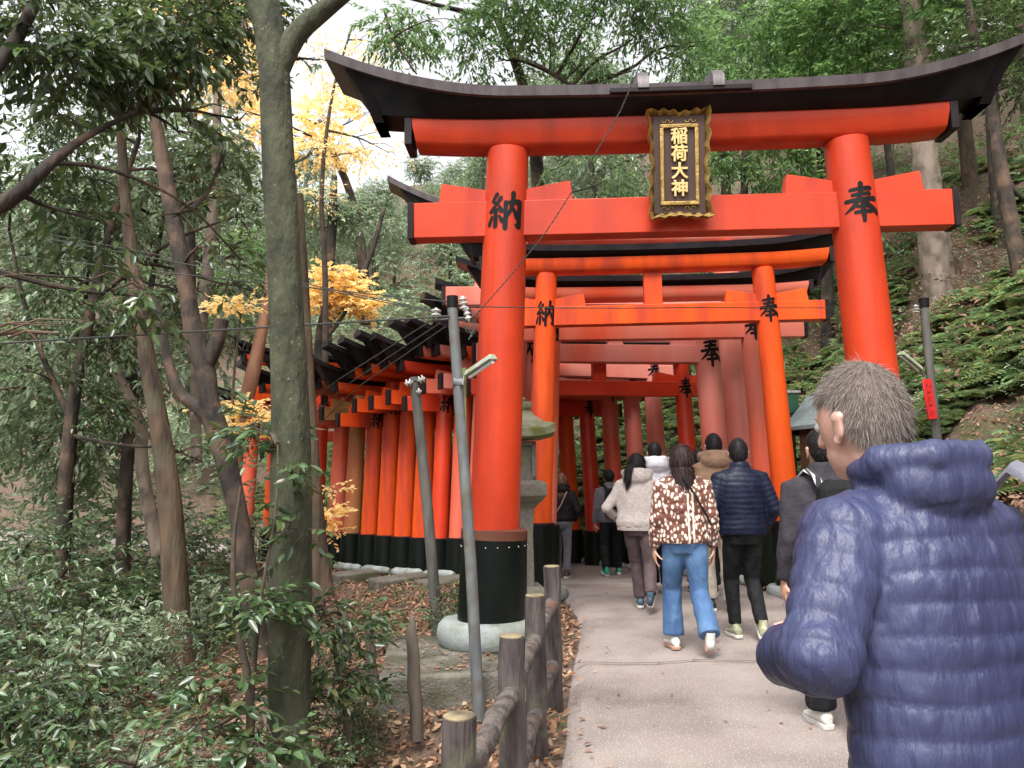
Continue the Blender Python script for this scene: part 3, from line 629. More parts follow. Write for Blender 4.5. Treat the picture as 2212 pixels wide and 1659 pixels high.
for i in range(n_): a = i*4; b = a+4; f_ += [(a, b, b+2, a+2), (a+1, a+3, b+3, b+1), (a, a+1, b+1, b), (a+2, b+2, b+3, a+3)]
MB().add(vs, f_+[(0, 2, 3, 1), (n_*4, n_*4+1, n_*4+3, n_*4+2)]).build('roof', M_cu, sh_)
gb = MB(); vs = []
for i in range(n_+1):
    t = -1+2*i/n_; x = t*.60; z = H0-.03+.5*(1-abs(t))**1.5+.06*abs(t)**3; vs += [(x, -.52, z), (x, -.52, z-.10-.02*abs(t)), (x, -.46, z-.10-.02*abs(t)), (x, -.46, z)]
gb.add(vs, [(i*4+q, (i+1)*4+q, (i+1)*4+(q+1) % 4, i*4+(q+1) % 4) for i in range(n_) for q in range(4)]); gb.build('gable_board', M_cap, sh_)
MB().add([(-.45, -.45, H0-.05), (.45, -.45, H0-.05), (0, -.45, H0+.38), (-.45, .45, H0-.05), (.45, .45, H0-.05), (0, .45, H0+.38)], [(0, 1, 2), (5, 4, 3), (0, 3, 4, 1)]).build('gable', M_wood, sh_)
gbd = empty('green_board', at(1713, 930, 11.2)); gbd.location.z = 0; tag(gbd, 'small green board with white top edge behind the second right pillar', 'board')
zz = at(1716, 872, 11.2).z; MB().box((0, 0, zz), (.20, .04, .28)).bevel('panel', mat('board_green', (.02, .11, .05), rough=.5), gbd); MB().box((0, 0, zz+.17), (.26, .08, .04)).bevel('top_rail', M_white, gbd); MB().box((0, .03, zz/2), (.06, .06, zz)).build('post', M_stake, gbd)
# ---------------------------------------------------------------- foliage
def nrmz(a): return a/np.maximum(np.linalg.norm(a, axis=-1, keepdims=True), 1e-9)
def leaf_arrays(P, D, N, Ls, ratio=.42, curl=.12):
    D = nrmz(D); S = nrmz(np.cross(D, N)); N = np.cross(S, D); Ls = Ls[:, None]; W = Ls*ratio*.5
    f = W*.35
    v = np.stack([P, P+D*Ls*.32+S*W*.95+N*f, P+D*Ls*.68+S*W*.75+N*f*.6-N*Ls*curl*.3, P+D*Ls-N*Ls*curl, P+D*Ls*.68-S*W*.75+N*f*.6-N*Ls*curl*.3, P+D*Ls*.32-S*W*.95+N*f], 1)
    n = len(P); b = np.arange(n)[:, None]*6
    F = np.concatenate([b+np.array([0, 1, 2, 3]), b+np.array([0, 3, 4, 5])], 1).reshape(-1, 4)
    return v.reshape(-1, 3), F
def sprays(rng, C, T, tl, k, leaf, ratio=.42, droop=.25, tilt=.45, size_j=.35):
    """twigs at C along T with k leaves each"""
    n = len(C); T = nrmz(T); tl = tl*rng.uniform(.6, 1.3, n)
    t = np.tile(np.linspace(.12, 1, k), (n, 1))+rng.uniform(-.04, .04, (n, k))
    side = nrmz(np.cross(T, np.array([0, 0, 1.])+rng.normal(0, .2, (n, 3))))
    P = C[:, None]+T[:, None]*(t*tl[:, None])[..., None]; P[..., 2] -= droop*(t**2)*tl[:, None]*.5
    sg = np.where(np.arange(k) % 2 == 0, 1, -1)[None, :, None]
    D = T[:, None]*.75+side[:, None]*sg*(1.0-.7*t[..., None])+rng.normal(0, .28, (n, k, 3)); D[..., 2] -= droop
    N = np.array([0, 0, 1.])+rng.normal(0, tilt, (n, k, 3))
    Ls = leaf*rng.uniform(1-size_j, 1+size_j, (n, k))
    lv = leaf_arrays(P.reshape(-1, 3), D.reshape(-1, 3), N.reshape(-1, 3), Ls.ravel(), ratio)
    # twig prisms
    r = leaf*.028; up = nrmz(np.cross(side, T)); A = C-T*.15*tl[:, None]; B = P[:, -1]; M = P[:, k//2]
    ring = lambda X, q: np.stack([X+up*r*q, X+side*r*q, X-(up+side)*.6*r*q], 1)
    tv = np.concatenate([ring(A, 1.3), ring(M, 1), ring(B, .5)], 1); b = np.arange(n)[:, None]*9
    tf = np.concatenate([b+np.array(q) for q in ((0, 1, 4, 3), (1, 2, 5, 4), (2, 0, 3, 5), (3, 4, 7, 6), (4, 5, 8, 7), (5, 3, 6, 8))], 1).reshape(-1, 4)
    return lv, (tv.reshape(-1, 3), tf)
def foliage(blobs, n, k=8, tl=.3, leaf=.08, seed=1, shell=.45, droop=.25, cut=-.12, cs=1.6, ratio=.42, flat=.5):
    rng = np.random.default_rng(seed); B = np.array([[*b[0], *(b[1] if hasattr(b[1], '__len__') else (b[1],)*3)] for b in blobs], float)
    wt = (B[:, 3]*B[:, 4]*B[:, 5])**(.75); wt /= wt.sum(); i = rng.choice(len(B), n, p=wt)
    u = nrmz(rng.normal(size=(n, 3))); r = rng.uniform(0, 1, (n, 1))**shell
    C = B[i, :3]+u*r*B[i, 3:]; keep = vnoise(C, cs, seed)+.5*vnoise(C, cs*2.3, seed+5) > cut; C, u = C[keep], u[keep]
    T = u*.7+rng.normal(0, .45, C.shape); T[:, 2] *= flat; T[:, 2] -= droop*.4
    return sprays(rng, C, T, tl, k, leaf, ratio, droop)
def pxb(*L): return [(at(a, b, Y), (r*Y/FPX*1.0, r*Y/FPX*.9, r*Y/FPX*(q[0] if q else .8))) for a, b, Y, r, *q in L]
def pxt(pts, Y, sc=1.0):
    """trunk polyline read off the photograph: (px,py,width[,Y])"""
    P = [at(p[0], p[1], p[3] if len(p) > 3 else Y) for p in pts]; return P, [p[2]/2*(p[3] if len(p) > 3 else Y)/FPX*sc for p in pts]
def smooth_line(P, R_, k=2):
    P = [Vector(p) for p in P]; R_ = list(R_)
    for _ in range(k):
        p2, r2 = [P[0]], [R_[0]]
        for i in range(len(P)-1): p2 += [P[i].lerp(P[i+1], .25), P[i].lerp(P[i+1], .75)]; r2 += [R_[i]*.75+R_[i+1]*.25, R_[i]*.25+R_[i+1]*.75]
        p2.append(P[-1]); r2.append(R_[-1]); P, R_ = p2, r2
    return P, R_
def tree(name, label, cat, lines, bark, blobs=None, lm=None, fol=None, group=None, loc=None, limbs=True, seed=1, n=16):
    base = Vector(lines[0][0][0]) if loc is None else Vector(loc); root = empty(name, base); tag(root, label, cat, group); mb = MB()
    for q, (P, R_) in enumerate(lines):
        P, R_ = smooth_line(P, R_); mb.tube([p-base for p in P], R_, n if q == 0 else 10, wob=.035, seed=seed+q)
    tips = [Vector(l[0][-1]) for l in lines]; mids = [Vector(p) for l in lines for p in smooth_line(*l)[0][len(l[0]):]]
    if blobs and limbs:
        rg = random.Random(seed)
        for b in blobs:
            c = Vector(b[0]); s = min(mids, key=lambda m: (m-c).length+max(0, m.z-c.z)*1.5); d = (c-s).length
            if d < .15: continue
            m1 = s.lerp(c, .35)+Vector((rg.uniform(-1, 1), rg.uniform(-1, 1), rg.uniform(-.2, .9)))*d*.14; m2 = s.lerp(c, .7)+Vector((rg.uniform(-1, 1), rg.uniform(-1, 1), rg.uniform(-.2, .6)))*d*.12
            r0 = min(.05, .012+.012*d); P, R_ = smooth_line([s, m1, m2, c], [r0, r0*.75, r0*.5, r0*.2], 1); mb.tube([p-base for p in P], R_, 6)
            for _ in range(4):
                a = m1.lerp(c, rg.random()); rr = b[1][0] if hasattr(b[1], '__len__') else b[1]
                e = c+Vector((rg.uniform(-1, 1), rg.uniform(-1, 1), rg.uniform(-.7, .8)))*rr*.8; mb.tube([a-base, a.lerp(e, .5)+Vector((0, 0, .06*d))-base, e-base], [r0*.35, r0*.22, r0*.08], 5)
    tk = mb.build('trunk', bark, root)
    if blobs:
        (lv, lf), (tv, tf) = foliage(blobs, **fol); b_ = np.array(base)
        me = np_mesh(np.concatenate([lv, tv])-b_, np.concatenate([lf, tf+len(lv)])); mi = np.zeros(len(lf)+len(tf), np.int32); mi[len(lf):] = 1; link('crown', me, (lm, M_twig), root); me.polygons.foreach_set('material_index', mi)
    return root
def T(name, label, pts, Y, bark, blobs=None, lm=None, fol=None, extra=(), **kw):
    return tree(name, label, 'tree', [pxt(pts, Y)]+[pxt(e, Y) for e in extra], bark, pxb(*blobs) if blobs else None, lm, fol, **kw)
# --- the trees one can tell apart
T('forked_tree', 'tall grey-green trunk close by on the left, forking at the top of the photo', [(632, 1900, 112), (627, 1659, 96), (624, 1560, 90), (626, 1300, 86), (630, 1000, 84), (622, 700, 78), (607, 450, 72), (596, 250, 67), (590, 120, 72), (580, 50, 70), (548, -60, 62), (500, -220, 50)], 4.6, M_bark,
  [(690, 130, 4.7, 26), (675, 330, 4.6, 16), (470, -60, 4.8, 120), (840, -190, 5, 110), (700, -260, 5, 120)], L_gloss, dict(n=160, k=7, tl=.16, leaf=.06, seed=3),
  extra=[[(598, 150, 60), (640, 70, 50), (700, 20, 40), (760, -25, 34), (860, -120, 24)]], seed=2, n=28)
T('leaning_tree', 'brown ridged trunk leaning left in the undergrowth, left of the dark forked one', [(392, 1480, 68), (385, 1400, 57), (372, 1120, 49), (352, 960, 42), (325, 820, 39), (305, 700, 33), (290, 600, 29), (272, 450, 24), (262, 300, 20), (250, 120, 14)], 8.6, M_barkb,
  [(230, 60, 8, 130), (330, 10, 8.4, 120), (120, -40, 8, 140)], L_dark, dict(n=420, k=9, tl=.4, leaf=.085, seed=5, cut=.1), seed=4, n=22)
T('dark_forked_tree', 'dark crooked trunk with several forks left of the near grey trunk', [(565, 1420, 44), (548, 1330, 40), (528, 1180, 40), (500, 1040, 43), (470, 930, 49), (450, 870, 44), (448, 800, 41), (425, 760, 44), (412, 680, 37), (392, 560, 36), (372, 460, 34), (350, 340, 31), (330, 230, 25), (320, 60, 18)], 7.6, M_barkd,
  [(410, 30, 7.6, 120), (520, -20, 7.4, 110), (350, 130, 7.2, 100), (500, 170, 7.4, 80), (530, 420, 7.4, 45), (480, 520, 7.2, 50)], L_dark, dict(n=560, k=8, tl=.3, leaf=.08, seed=8, cut=.05), extra=[[(470, 930, 38), (430, 880, 32), (385, 850, 26), (362, 780, 22), (348, 700, 18), (335, 640, 14), (280, 590, 9)], [(440, 800, 36), (470, 740, 34), (480, 690, 28)]], seed=6, n=20)
T('pale_crooked_tree', 'thin pale crooked trunk winding behind the leaning brown one', [(345, 1200, 34), (318, 1080, 28), (305, 1000, 26), (308, 930, 24), (290, 880, 24), (262, 830, 22), (240, 770, 18), (230, 720, 16), (215, 690, 14), (180, 650, 10)], 10.5, M_barkp, seed=7)
T('reddish_tree', 'slanting pinkish trunk left of the near grey trunk, before the far gates', [(500, 1060, 26), (530, 870, 30), (548, 800, 30), (565, 720, 26), (578, 650, 22), (586, 560, 16), (592, 420, 10)], 12.0, M_barkr, seed=9)
T('mossy_tree', 'brown mossy trunk half hidden behind the right side of the near grey trunk', [(700, 1290, 46), (688, 1200, 40), (680, 1100, 36), (672, 950, 32), (663, 780, 28), (655, 600, 22), (648, 420, 16)], 8.8, M_barkb, seed=10)
T('straight_tree', 'slim grey-brown trunk rising between the leaning trunk and the dark forked one', [(425, 1000, 24), (420, 800, 24), (452, 560, 26), (462, 420, 22), (470, 240, 18), (475, 60, 14)], 11, M_barkp, [(470, 100, 11, 120), (430, -60, 11, 140), (520, 300, 11, 60)], L_gold, dict(n=620, k=8, tl=.35, leaf=.075, seed=21, ratio=.7), seed=11)
T('golden_maple', 'small maple with a rounded golden crown right of the near grey trunk', [(690, 800, 22, 16), (688, 740, 20, 16), (695, 690, 16, 16), (712, 640, 12, 16), (718, 600, 8, 16)], 16, M_barkd,
  [(722, 595, 16, 42, .6), (700, 630, 16, 40, .6), (755, 630, 16, 44, .6), (780, 660, 16, 34, .5), (690, 660, 16, 30, .6)], L_gold, dict(n=270, k=9, tl=.32, leaf=.10, seed=12, ratio=.75, droop=.1, flat=.25, cut=-.6), seed=12, extra=[[(688, 745, 14), (730, 700, 10), (760, 650, 8)]])
T('autumn_tree', 'sunlit tree of loose yellow leaves against the sky right of the near grey trunk', [(790, 700, 26, 21), (785, 560, 24, 21), (760, 420, 18, 21), (720, 330, 14, 21), (690, 260, 10, 21)], 21, M_barkd,
  [(700, 250, 20, 60, .5), (740, 300, 20, 60, .5), (680, 330, 20, 50, .4), (560, 260, 19, 70, .5), (500, 230, 18, 60, .5), (800, 240, 21, 50, .4), (450, 150, 18, 70, .6)], L_gold, dict(n=560, k=10, tl=.5, leaf=.12, seed=14, ratio=.75, flat=.25, droop=.1, cut=-.05), seed=14)
T('twin_dark_tree', 'dark twin trunk behind the small golden maple', [(702, 800, 30, 19), (705, 700, 26, 19), (712, 560, 24, 19), (718, 480, 22, 19), (722, 380, 14, 19)], 19, M_barkd, [(700, 430, 19, 60, .5), (760, 470, 19.5, 60, .5), (680, 500, 20, 50)], L_pale, dict(n=420, k=8, tl=.5, leaf=.13, seed=16, flat=.3), extra=[[(705, 700, 18), (760, 640, 15), (800, 560, 12), (830, 450, 8)]], seed=15)
T('tall_cedar', 'thick pale straight trunk on the slope behind the front right pillar', [(2044, 730, 92), (2036, 690, 78), (2022, 560, 64), (2008, 440, 60), (1996, 320, 56), (1982, 180, 50), (1965, 0, 44), (1950, -200, 36)], 13, M_barkp,
  [(1900, -60, 13, 160), (2050, -40, 13, 160), (1800, 60, 13.4, 120), (1950, 120, 13.4, 90), (1740, 30, 14, 110)], L_bright, dict(n=1500, k=9, tl=.4, leaf=.10, seed=18, cut=-.25), seed=17, n=24)
T('bent_tree', 'slim dark bent trunk at the right edge behind the front gate', [(2225, 760, 40), (2205, 600, 34), (2180, 460, 32), (2155, 330, 30), (2138, 210, 26), (2110, 120, 20), (2090, 0, 16)], 11, M_barkd,
  [(2160, 60, 11, 110), (2050, 100, 11, 70), (2210, 180, 11, 70)], L_dark, dict(n=500, k=8, tl=.35, leaf=.085, seed=20), extra=[[(2138, 210, 16), (2060, 235, 12), (1990, 260, 8)], [(2155, 330, 14), (2190, 420, 12), (2240, 440, 8)]], seed=19)
T('overhanging_tree', 'glossy evergreen spreading over the front gate roof with crooked dark limbs', [(1150, 900, 40, 17), (1160, 640, 36, 17), (1165, 420, 32, 16), (1150, 250, 26, 15), (1110, 120, 22, 14), (1075, 40, 20, 13.5), (1030, -60, 16, 13)], 15, M_barkd,
  [(860, 60, 12, 90), (960, 40, 12, 110), (1060, 110, 12.4, 100), (1180, 60, 12.5, 120), (1300, 90, 12.6, 110), (1400, 50, 12.6, 110), (1500, 100, 12.8, 90), (1100, -60, 12, 140), (1350, -60, 12, 140), (1230, 350, 15, 60), (1320, 380, 15, 50), (900, 130, 12.2, 60), (1380, 150, 12.8, 60)], L_green,
  dict(n=2900, k=8, tl=.34, leaf=.095, seed=22, cut=.1, droop=.5), extra=[[(1110, 120, 16, 14), (1180, 150, 11, 13), (1240, 190, 8, 12.6)], [(1075, 40, 13, 13.4), (980, 20, 11, 12.6), (880, -5, 8, 12.2)], [(830, 20, 7, 12), (850, 90, 6, 12), (900, 160, 4, 12)]], seed=21)
T('near_evergreen', 'large-leaved dark evergreen whose branches hang into the left of the photo', [(-420, 1900, 120, 4.2), (-380, 1200, 100, 4.2), (-300, 700, 90, 4.2), (-200, 450, 60, 4.3), (-80, 480, 44, 4.4), (30, 430, 36, 4.5), (110, 350, 24, 4.6), (190, 290, 16, 4.8), (300, 240, 10, 5)], 4.4, M_barkd,
  [(60, 60, 4.6, 120), (170, 150, 4.8, 120), (300, 110, 5, 120), (420, 70, 5.2, 110), (500, 150, 5.5, 80), (110, 300, 4.6, 120), (260, 290, 5, 110), (390, 290, 5.4, 90), (490, 330, 5.6, 60), (220, 480, 5, 80), (370, 470, 5.4, 80), (470, 560, 5.8, 60), (30, 620, 4.1, 90), (130, 720, 4.3, 60), (300, 640, 5, 60), (520, 260, 5.6, 50), (540, 60, 5.6, 50)], L_dark,
  dict(n=760, k=8, tl=.24, leaf=.09, seed=24, cut=.05, droop=.5), extra=[[(-300, 700, 50, 4.2), (-120, 250, 40, 4.3), (10, 130, 34, 4.4), (70, 20, 26, 4.5), (110, -80, 18, 4.6)], [(110, 350, 12, 4.6), (230, 360, 9, 4.9), (400, 430, 6, 5.2), (520, 560, 4, 5.6)]], seed=23)
T('broadleaf_tree', 'leafy evergreen filling the middle of the left woods behind the crooked trunks', [(130, 1200, 30), (150, 900, 26), (200, 650, 22), (240, 480, 16), (300, 300, 10)], 9.4, M_barkd,
  [(40, 420, 9, 90), (170, 380, 9.4, 80), (300, 480, 9.6, 80), (420, 400, 10, 70), (520, 470, 10, 60), (90, 620, 9, 90), (250, 720, 9.6, 80), (400, 640, 10, 60), (520, 620, 10.5, 50), (540, 760, 10.5, 50), (60, 800, 9, 90), (200, 900, 9.6, 80), (440, 1000, 10, 60), (120, 250, 9, 80), (260, 200, 9.4, 70)], L_gloss, dict(n=1700, k=8, tl=.28, leaf=.075, seed=94, cut=-.02, droop=.35), extra=[[(150, 900, 14), (60, 700, 10), (20, 500, 6)], [(200, 650, 14), (360, 520, 9), (500, 470, 5)]], seed=94)
T('sapling', 'leafy sapling of dark stems in front of the undergrowth left of the near trunk', [(535, 1700, 20, 4.3), (545, 1500, 18, 4.3), (510, 1350, 14, 4.3), (500, 1200, 10, 4.3), (520, 1050, 7, 4.3)], 4.3, M_twig,
  [(480, 1480, 4.3, 70), (560, 1300, 4.3, 60), (530, 1120, 4.4, 60), (600, 960, 4.4, 45), (560, 930, 4.8, 70), (640, 1010, 4.35, 26), (640, 1140, 4.3, 40), (420, 1580, 3.9, 90), (560, 1620, 3.9, 70)], L_gloss, dict(n=230, k=7, tl=.17, leaf=.075, seed=26, cut=-.5, droop=.15, flat=.3), extra=[[(545, 1500, 10, 4.3), (560, 1300, 8, 4.3), (600, 1100, 5, 4.3), (600, 960, 4, 4.4)]], seed=25)
T('sapling', 'low leafy sapling between the near grey trunk and the concrete block', [(760, 1640, 9, 4.9), (740, 1500, 8, 4.9), (720, 1400, 6, 4.9), (735, 1330, 4, 4.9)], 4.9, M_twig,
  [(700, 1330, 4.7, 50), (760, 1360, 5, 50), (800, 1330, 5.2, 30), (740, 1450, 5, 50), (690, 1500, 4.9, 36), (800, 1480, 5.2, 24)], L_gloss, dict(n=130, k=8, tl=.14, leaf=.06, seed=28, cut=-.6, droop=.1, flat=.3), seed=27)
T('maple_sapling', 'small golden maple spray low beside the first black pillar feet', [(690, 1330, 8, 9.6), (700, 1200, 6, 9.6), (702, 1120, 4, 9.6), (720, 1090, 3, 9.6)], 9.6, M_twig,
  [(700, 1110, 9.6, 30, .5), (720, 1060, 9.6, 24, .4), (700, 1150, 9.6, 26, .3)], L_gold, dict(n=46, k=9, tl=.22, leaf=.06, seed=30, ratio=.7, cut=-1, flat=.2, droop=.05), seed=29)
T('maple_sapling', 'thin maple with sparse orange leaves left of the near grey trunk', [(512, 1250, 9, 9), (508, 1000, 8, 9), (500, 850, 6, 9), (520, 680, 4, 9)], 9, M_twig,
  [(490, 880, 9, 50, .4), (540, 900, 9, 40, .5), (500, 660, 9, 50, .3), (560, 940, 9, 30, .5)], L_gold, dict(n=130, k=9, tl=.22, leaf=.055, seed=31, ratio=.7, cut=-1, flat=.2, droop=.05), seed=30)
# --- background woods: prototypes and copies
def proto_tree(kind, seed):
    rg = random.Random(seed); Hh = [9.5, 7.5, 11, 6][kind]; r = [.16, .13, .17, .10][kind]; lean = rg.uniform(-.6, .6)
    P = [Vector((lean*t*t+.12*math.sin(t*5+seed), .1*math.cos(t*4+seed), -.5+Hh*t)) for t in (0, .15, .3, .5, .7, .95)]; R_ = [r*1.15, r, r*.9, r*.75, r*.5, r*.15]
    lo = [.42, .3, .5, .2][kind]; blobs = []
    for i in range([11, 11, 10, 9][kind]):
        t = lo+(1-lo)*rg.random(); a = rg.uniform(0, 6.28); rad = (1.9-.9*abs(t-.6)*1.5)*rg.uniform(.3, 1)
        blobs.append((Vector((lean*t*t+math.cos(a)*rad, math.sin(a)*rad, Hh*t)), (rg.uniform(.8, 1.25), rg.uniform(.8, 1.25), rg.uniform(.45, .8))))
    return (P, R_), blobs
protos = []
for kd, sd_, lm, bk, nn_, lf_ in ((0, 1, L_green, M_barkd, 1500, .15), (1, 2, L_pale, M_barkd, 1300, .15), (2, 3, L_dark, M_barkb, 1500, .15), (3, 4, L_green, M_barkd, 1200, .13), (1, 5, L_bright, M_barkd, 1200, .14), (0, 6, L_pale, M_barkb, 1500, .15)):
    ln_, bl = proto_tree(kd, sd_)
    o = tree('woodland_tree', 'x', 'tree', [ln_], bk, bl, lm, dict(n=nn_, k=9, tl=.5, leaf=lf_, seed=sd_*7, cut=-.05, cs=1.1, droop=.3), loc=(0, 0, 0), seed=sd_, n=10); protos.append(o)
GTXT = ['mid green bushy tree', 'pale leaved slender tree', 'tall dark evergreen', 'small bushy green tree', 'bright fresh green tree', 'tall pale green tree']
rg = random.Random(77); used = [0]*6; cnt = 0; seenl = {}
COLS = [(-9e9, 60, 'at the far left edge'), (60, 200, 'left of the leaning brown trunk'), (200, 330, 'behind the leaning brown trunk'), (330, 480, 'behind the dark forked trunk'), (480, 570, 'just left of the near grey trunk'), (570, 700, 'directly behind the near grey trunk'), (700, 850, 'under the left roof tip of the front gate'), (850, 1040, 'left of the front gate pillars'), (1040, 1200, 'over the front left pillar'), (1200, 1400, 'left of the gold plaque'), (1400, 1560, 'behind the gold plaque'), (1560, 1780, 'right of the gold plaque'), (1780, 1940, 'behind the front right pillar'), (1940, 2080, 'by the thick pale trunk'), (2080, 9e9, 'at the right edge')]
def whr(px, y): return next(c for a, b, c in COLS if a <= px < b)+', '+('nearest row' if y < 14 else 'second row' if y < 18 else 'midway up' if y < 23 else 'deep in' if y < 29 else 'high up' if y < 36 else 'farthest')
def place(x, y, k, s, where, grp):
    global cnt
    o = protos[k] if not used[k] else copy_tree(protos[k]); used[k] = 1
    o.location = (x, y, tz(x, y)-.1); o.rotation_euler = (0, 0, rg.uniform(0, 6.28)); o.scale = (s, s, s*rg.uniform(.9, 1.15)); p_ = inpx(x, y, o.location.z+3*s)[0]; lb_ = GTXT[k]+' '+whr(p_, y); seenl[lb_] = seenl.get(lb_, 0)+1; lb_ = ['', 'another ', 'smaller ', 'farther ', 'shorter ', 'crooked '][min(seenl[lb_], 6)-1]+lb_; tag(o, lb_, 'tree', 'woodland trees'); cnt += 1
def inpx(x, y, z):
    p = CR.transposed() @ (Vector((x, y, z))-Vector((0, 0, CAMZ))); return (1106+FPX*p.x/-p.z, 829.5-FPX*p.y/-p.z) if p.z < -1 else None
for yy in np.arange(9, 46, 2.9):
    for xx in np.arange(-34, 34, 2.9):
        x = xx+rg.uniform(-1.2, 1.2); y = yy+rg.uniform(-1.2, 1.2); q = inpx(x, y, tz(x, y)+2)
        if not q or q[0] < -260 or q[0] > 2460: continue
        dr = sdist(np.array([[x, y]]), PR)[0]; dl = -sdist(np.array([[x, y]]), PL)[0]
        if dr > 0:
            if dr < (4.2 if x > 4 else 6.5) or (dr > 12 and rg.random() < .5): continue
            gap = 600 < q[0] < 880
            
            k = rg.choice([0, 1, 2, 4, 5, 0, 2]) if x > 4 else rg.choice([0, 1, 5, 1, 3])
            if x > 6: k = rg.choice([0, 2, 2, 4, 0])
            if q[0] < 1180:
                lim = 350 if gap else 250; b_z = tz(x, y); dd_ = y; ztop = CAMZ+(1035-lim)/FPX*y; s_ = (ztop-b_z)/9.0
                if s_ < .3: continue
                k = rg.choice([1, 3, 5, 1]); place(x, y, k, min(.95, s_*rg.uniform(.75, 1.05)), '', ''); continue
            place(x, y, k, rg.uniform(.7, 1.0), ('on the slope right of the gates' if x > 3 else 'on the hillside behind the gates'), 'woods on the right slope' if x > 3 else 'woods behind the gates')
        elif dl > 3.5 and y > 10:
            if q[0] > 600: continue
            k = rg.choice([1, 3, 5, 0, 2, 1]); place(x, y, k, rg.uniform(.6, .95), 'in the woods left of the gates', 'woods on the left')
for k in range(6):
    if not used[k]: place(10+k*3, 24, k, .9, 'on the slope right of the gates', 'woods on the right slope')
print('TREES', cnt)
T('autumn_tree', 'tall tree of amber leaves glowing behind the dark canopy at the top left', [(420, 900, 22, 13), (410, 500, 20, 13), (420, 200, 14, 13), (440, -60, 10, 13)], 13, M_barkd, [(440, 60, 13, 90), (510, 170, 13, 80, .6), (380, 0, 13, 90), (330, 250, 13, 60, .6), (560, 40, 13, 70), (540, 330, 13, 60, .5)], L_gold, dict(n=620, k=9, tl=.35, leaf=.075, seed=91, ratio=.7, flat=.3, cut=0), seed=91)
T('autumn_tree', 'thin branched tree with fine pale yellow leaves in front of the white sky', [(700, 900, 16, 15), (705, 600, 13, 15), (690, 420, 10, 15), (715, 200, 7, 15), (760, 60, 4, 15)], 15, M_twig, [(690, 120, 15, 60, .7), (750, 190, 15, 70, .6), (700, 320, 15, 70, .5), (770, 330, 15, 60, .5), (660, 420, 15, 60, .5), (800, 90, 15, 60, .6), (840, 330, 16, 60, .5)], L_gold, dict(n=330, k=9, tl=.4, leaf=.06, seed=92, ratio=.6, flat=.25, cut=-.3), seed=92)
# --- shrubs
def proto_shrub(seed, lm, leaf, n, R0=.55):
    rg_ = random.Random(seed); lines = []
    for i in range(4):
        a = rg_.uniform(0, 6.28); lines.append(([Vector((0, 0, -.15)), Vector((math.cos(a)*.1, math.sin(a)*.1, .35)), Vector((math.cos(a)*.35, math.sin(a)*.35, .8))], [.014, .010, .004]))
    blobs = [(Vector((math.cos(i*1.1)*R0*.6*rg_.random(), math.sin(i*1.1)*R0*.6, .35+rg_.random()*.6)), (R0*.65, R0*.65, R0*.4)) for i in range(6)]
    return tree('leafy_shrub', 'x', 'shrub', lines, M_twig, blobs, lm, dict(n=n, k=8, tl=.17, leaf=leaf, seed=seed, cut=-.2, cs=3, droop=.15, flat=.35), loc=(0, 0, 0), seed=seed, n=6)
SP = [proto_shrub(51, L_gloss, .075, 170), proto_shrub(52, L_pale, .06, 240), proto_shrub(53, L_gloss, .055, 260), proto_shrub(54, L_green, .065, 180)]
ST = ['broad glossy dark leaves', 'small pale leaves', 'dense small shiny leaves', 'mid green leaves']; su = [0]*4; SN = 0
def shrub(x, y, k, s, where, grp, z=None):
    global SN
    o = SP[k] if not su[k] else copy_tree(SP[k]); su[k] = 1; SN += 1
    o.location = (x, y, tz(x, y) if z is None else z); o.rotation_euler = (0, 0, rg.uniform(0, 6.28)); o.scale = (s, s, s*rg.uniform(.8, 1.2)); lb_ = 'shrub with '+ST[k]+' '+where.replace('the undergrowth, ', ''); seenl[lb_] = seenl.get(lb_, 0)+1; lb_ = ['', 'another ', 'smaller ', 'farther ', 'shorter ', 'crooked '][min(seenl[lb_], 6)-1]+lb_; tag(o, ' '.join(lb_.split()[:16]), 'shrub', grp)
SH_IND = [(60, 4.2, 0, .8, 'lowest at the far left corner'), (210, 4.0, 1, .7, 'at the bottom left of the sapling'), (120, 5.2, 0, 1.0, 'left, above the corner shrub'), (300, 5.0, 1, .8, 'at the foot of the leaning trunk, near side'), (30, 6.6, 2, 1.2, 'at the left edge, mid height'), (190, 6.8, 1, 1.2, 'left of the leaning brown trunk'), (330, 7.6, 1, .8, 'right against the leaning brown trunk'), (440, 6.4, 2, .7, 'between the leaning and the dark forked trunk'), (100, 8.6, 2, 1.4, 'behind the left edge shrubs'), (250, 9.6, 0, 1.3, 'behind the leaning brown trunk'), (470, 9.4, 1, 1.1, 'behind the dark forked trunk'), (400, 11.5, 2, 1.3, 'farther back between the two brown trunks'), (520, 11.0, 1, 1.0, 'under the pinkish slanting trunk'), (20, 11, 1, 1.5, 'far back at the left edge')]
for px, Y, k, s, wh in SH_IND: shrub((px-1106)/FPX*Y, Y, k, s, wh, 'undergrowth shrubs')
BL = []; rgb_ = random.Random(5)
for i in range(150):
    Y = rgb_.uniform(3.6, 15); px = rgb_.uniform(-120, 560 if Y > 9 else (270 if Y > 4.6 else 240)); x = (px-1106)/FPX*Y
    if -sdist(np.array([[x, Y]]), PL)[0] < 1.8: continue
    s = rgb_.uniform(.25, .5)*(1 if Y > 6 else .75); BL.append((Vector((x, Y, tz(x, Y)+s*.8)), (s*1.3, s*1.3, s*rgb_.uniform(.8, 1.5))))
(lv, lf), (tv, tf) = foliage(BL, 7200, 8, .17, .06, 61, .4, .1, -.15, 2.2, .42, .3)
me = np_mesh(np.concatenate([lv, tv]), np.concatenate([lf, tf+len(lv)])); mi = np.zeros(len(lf)+len(tf), np.int32); mi[len(lf):] = 1; tag(link('leafy_undergrowth', me, (L_gloss, M_twig)), 'thick shiny leaved undergrowth filling the lower left', 'undergrowth', kind='stuff'); me.polygons.foreach_set('material_index', mi)
BL = []
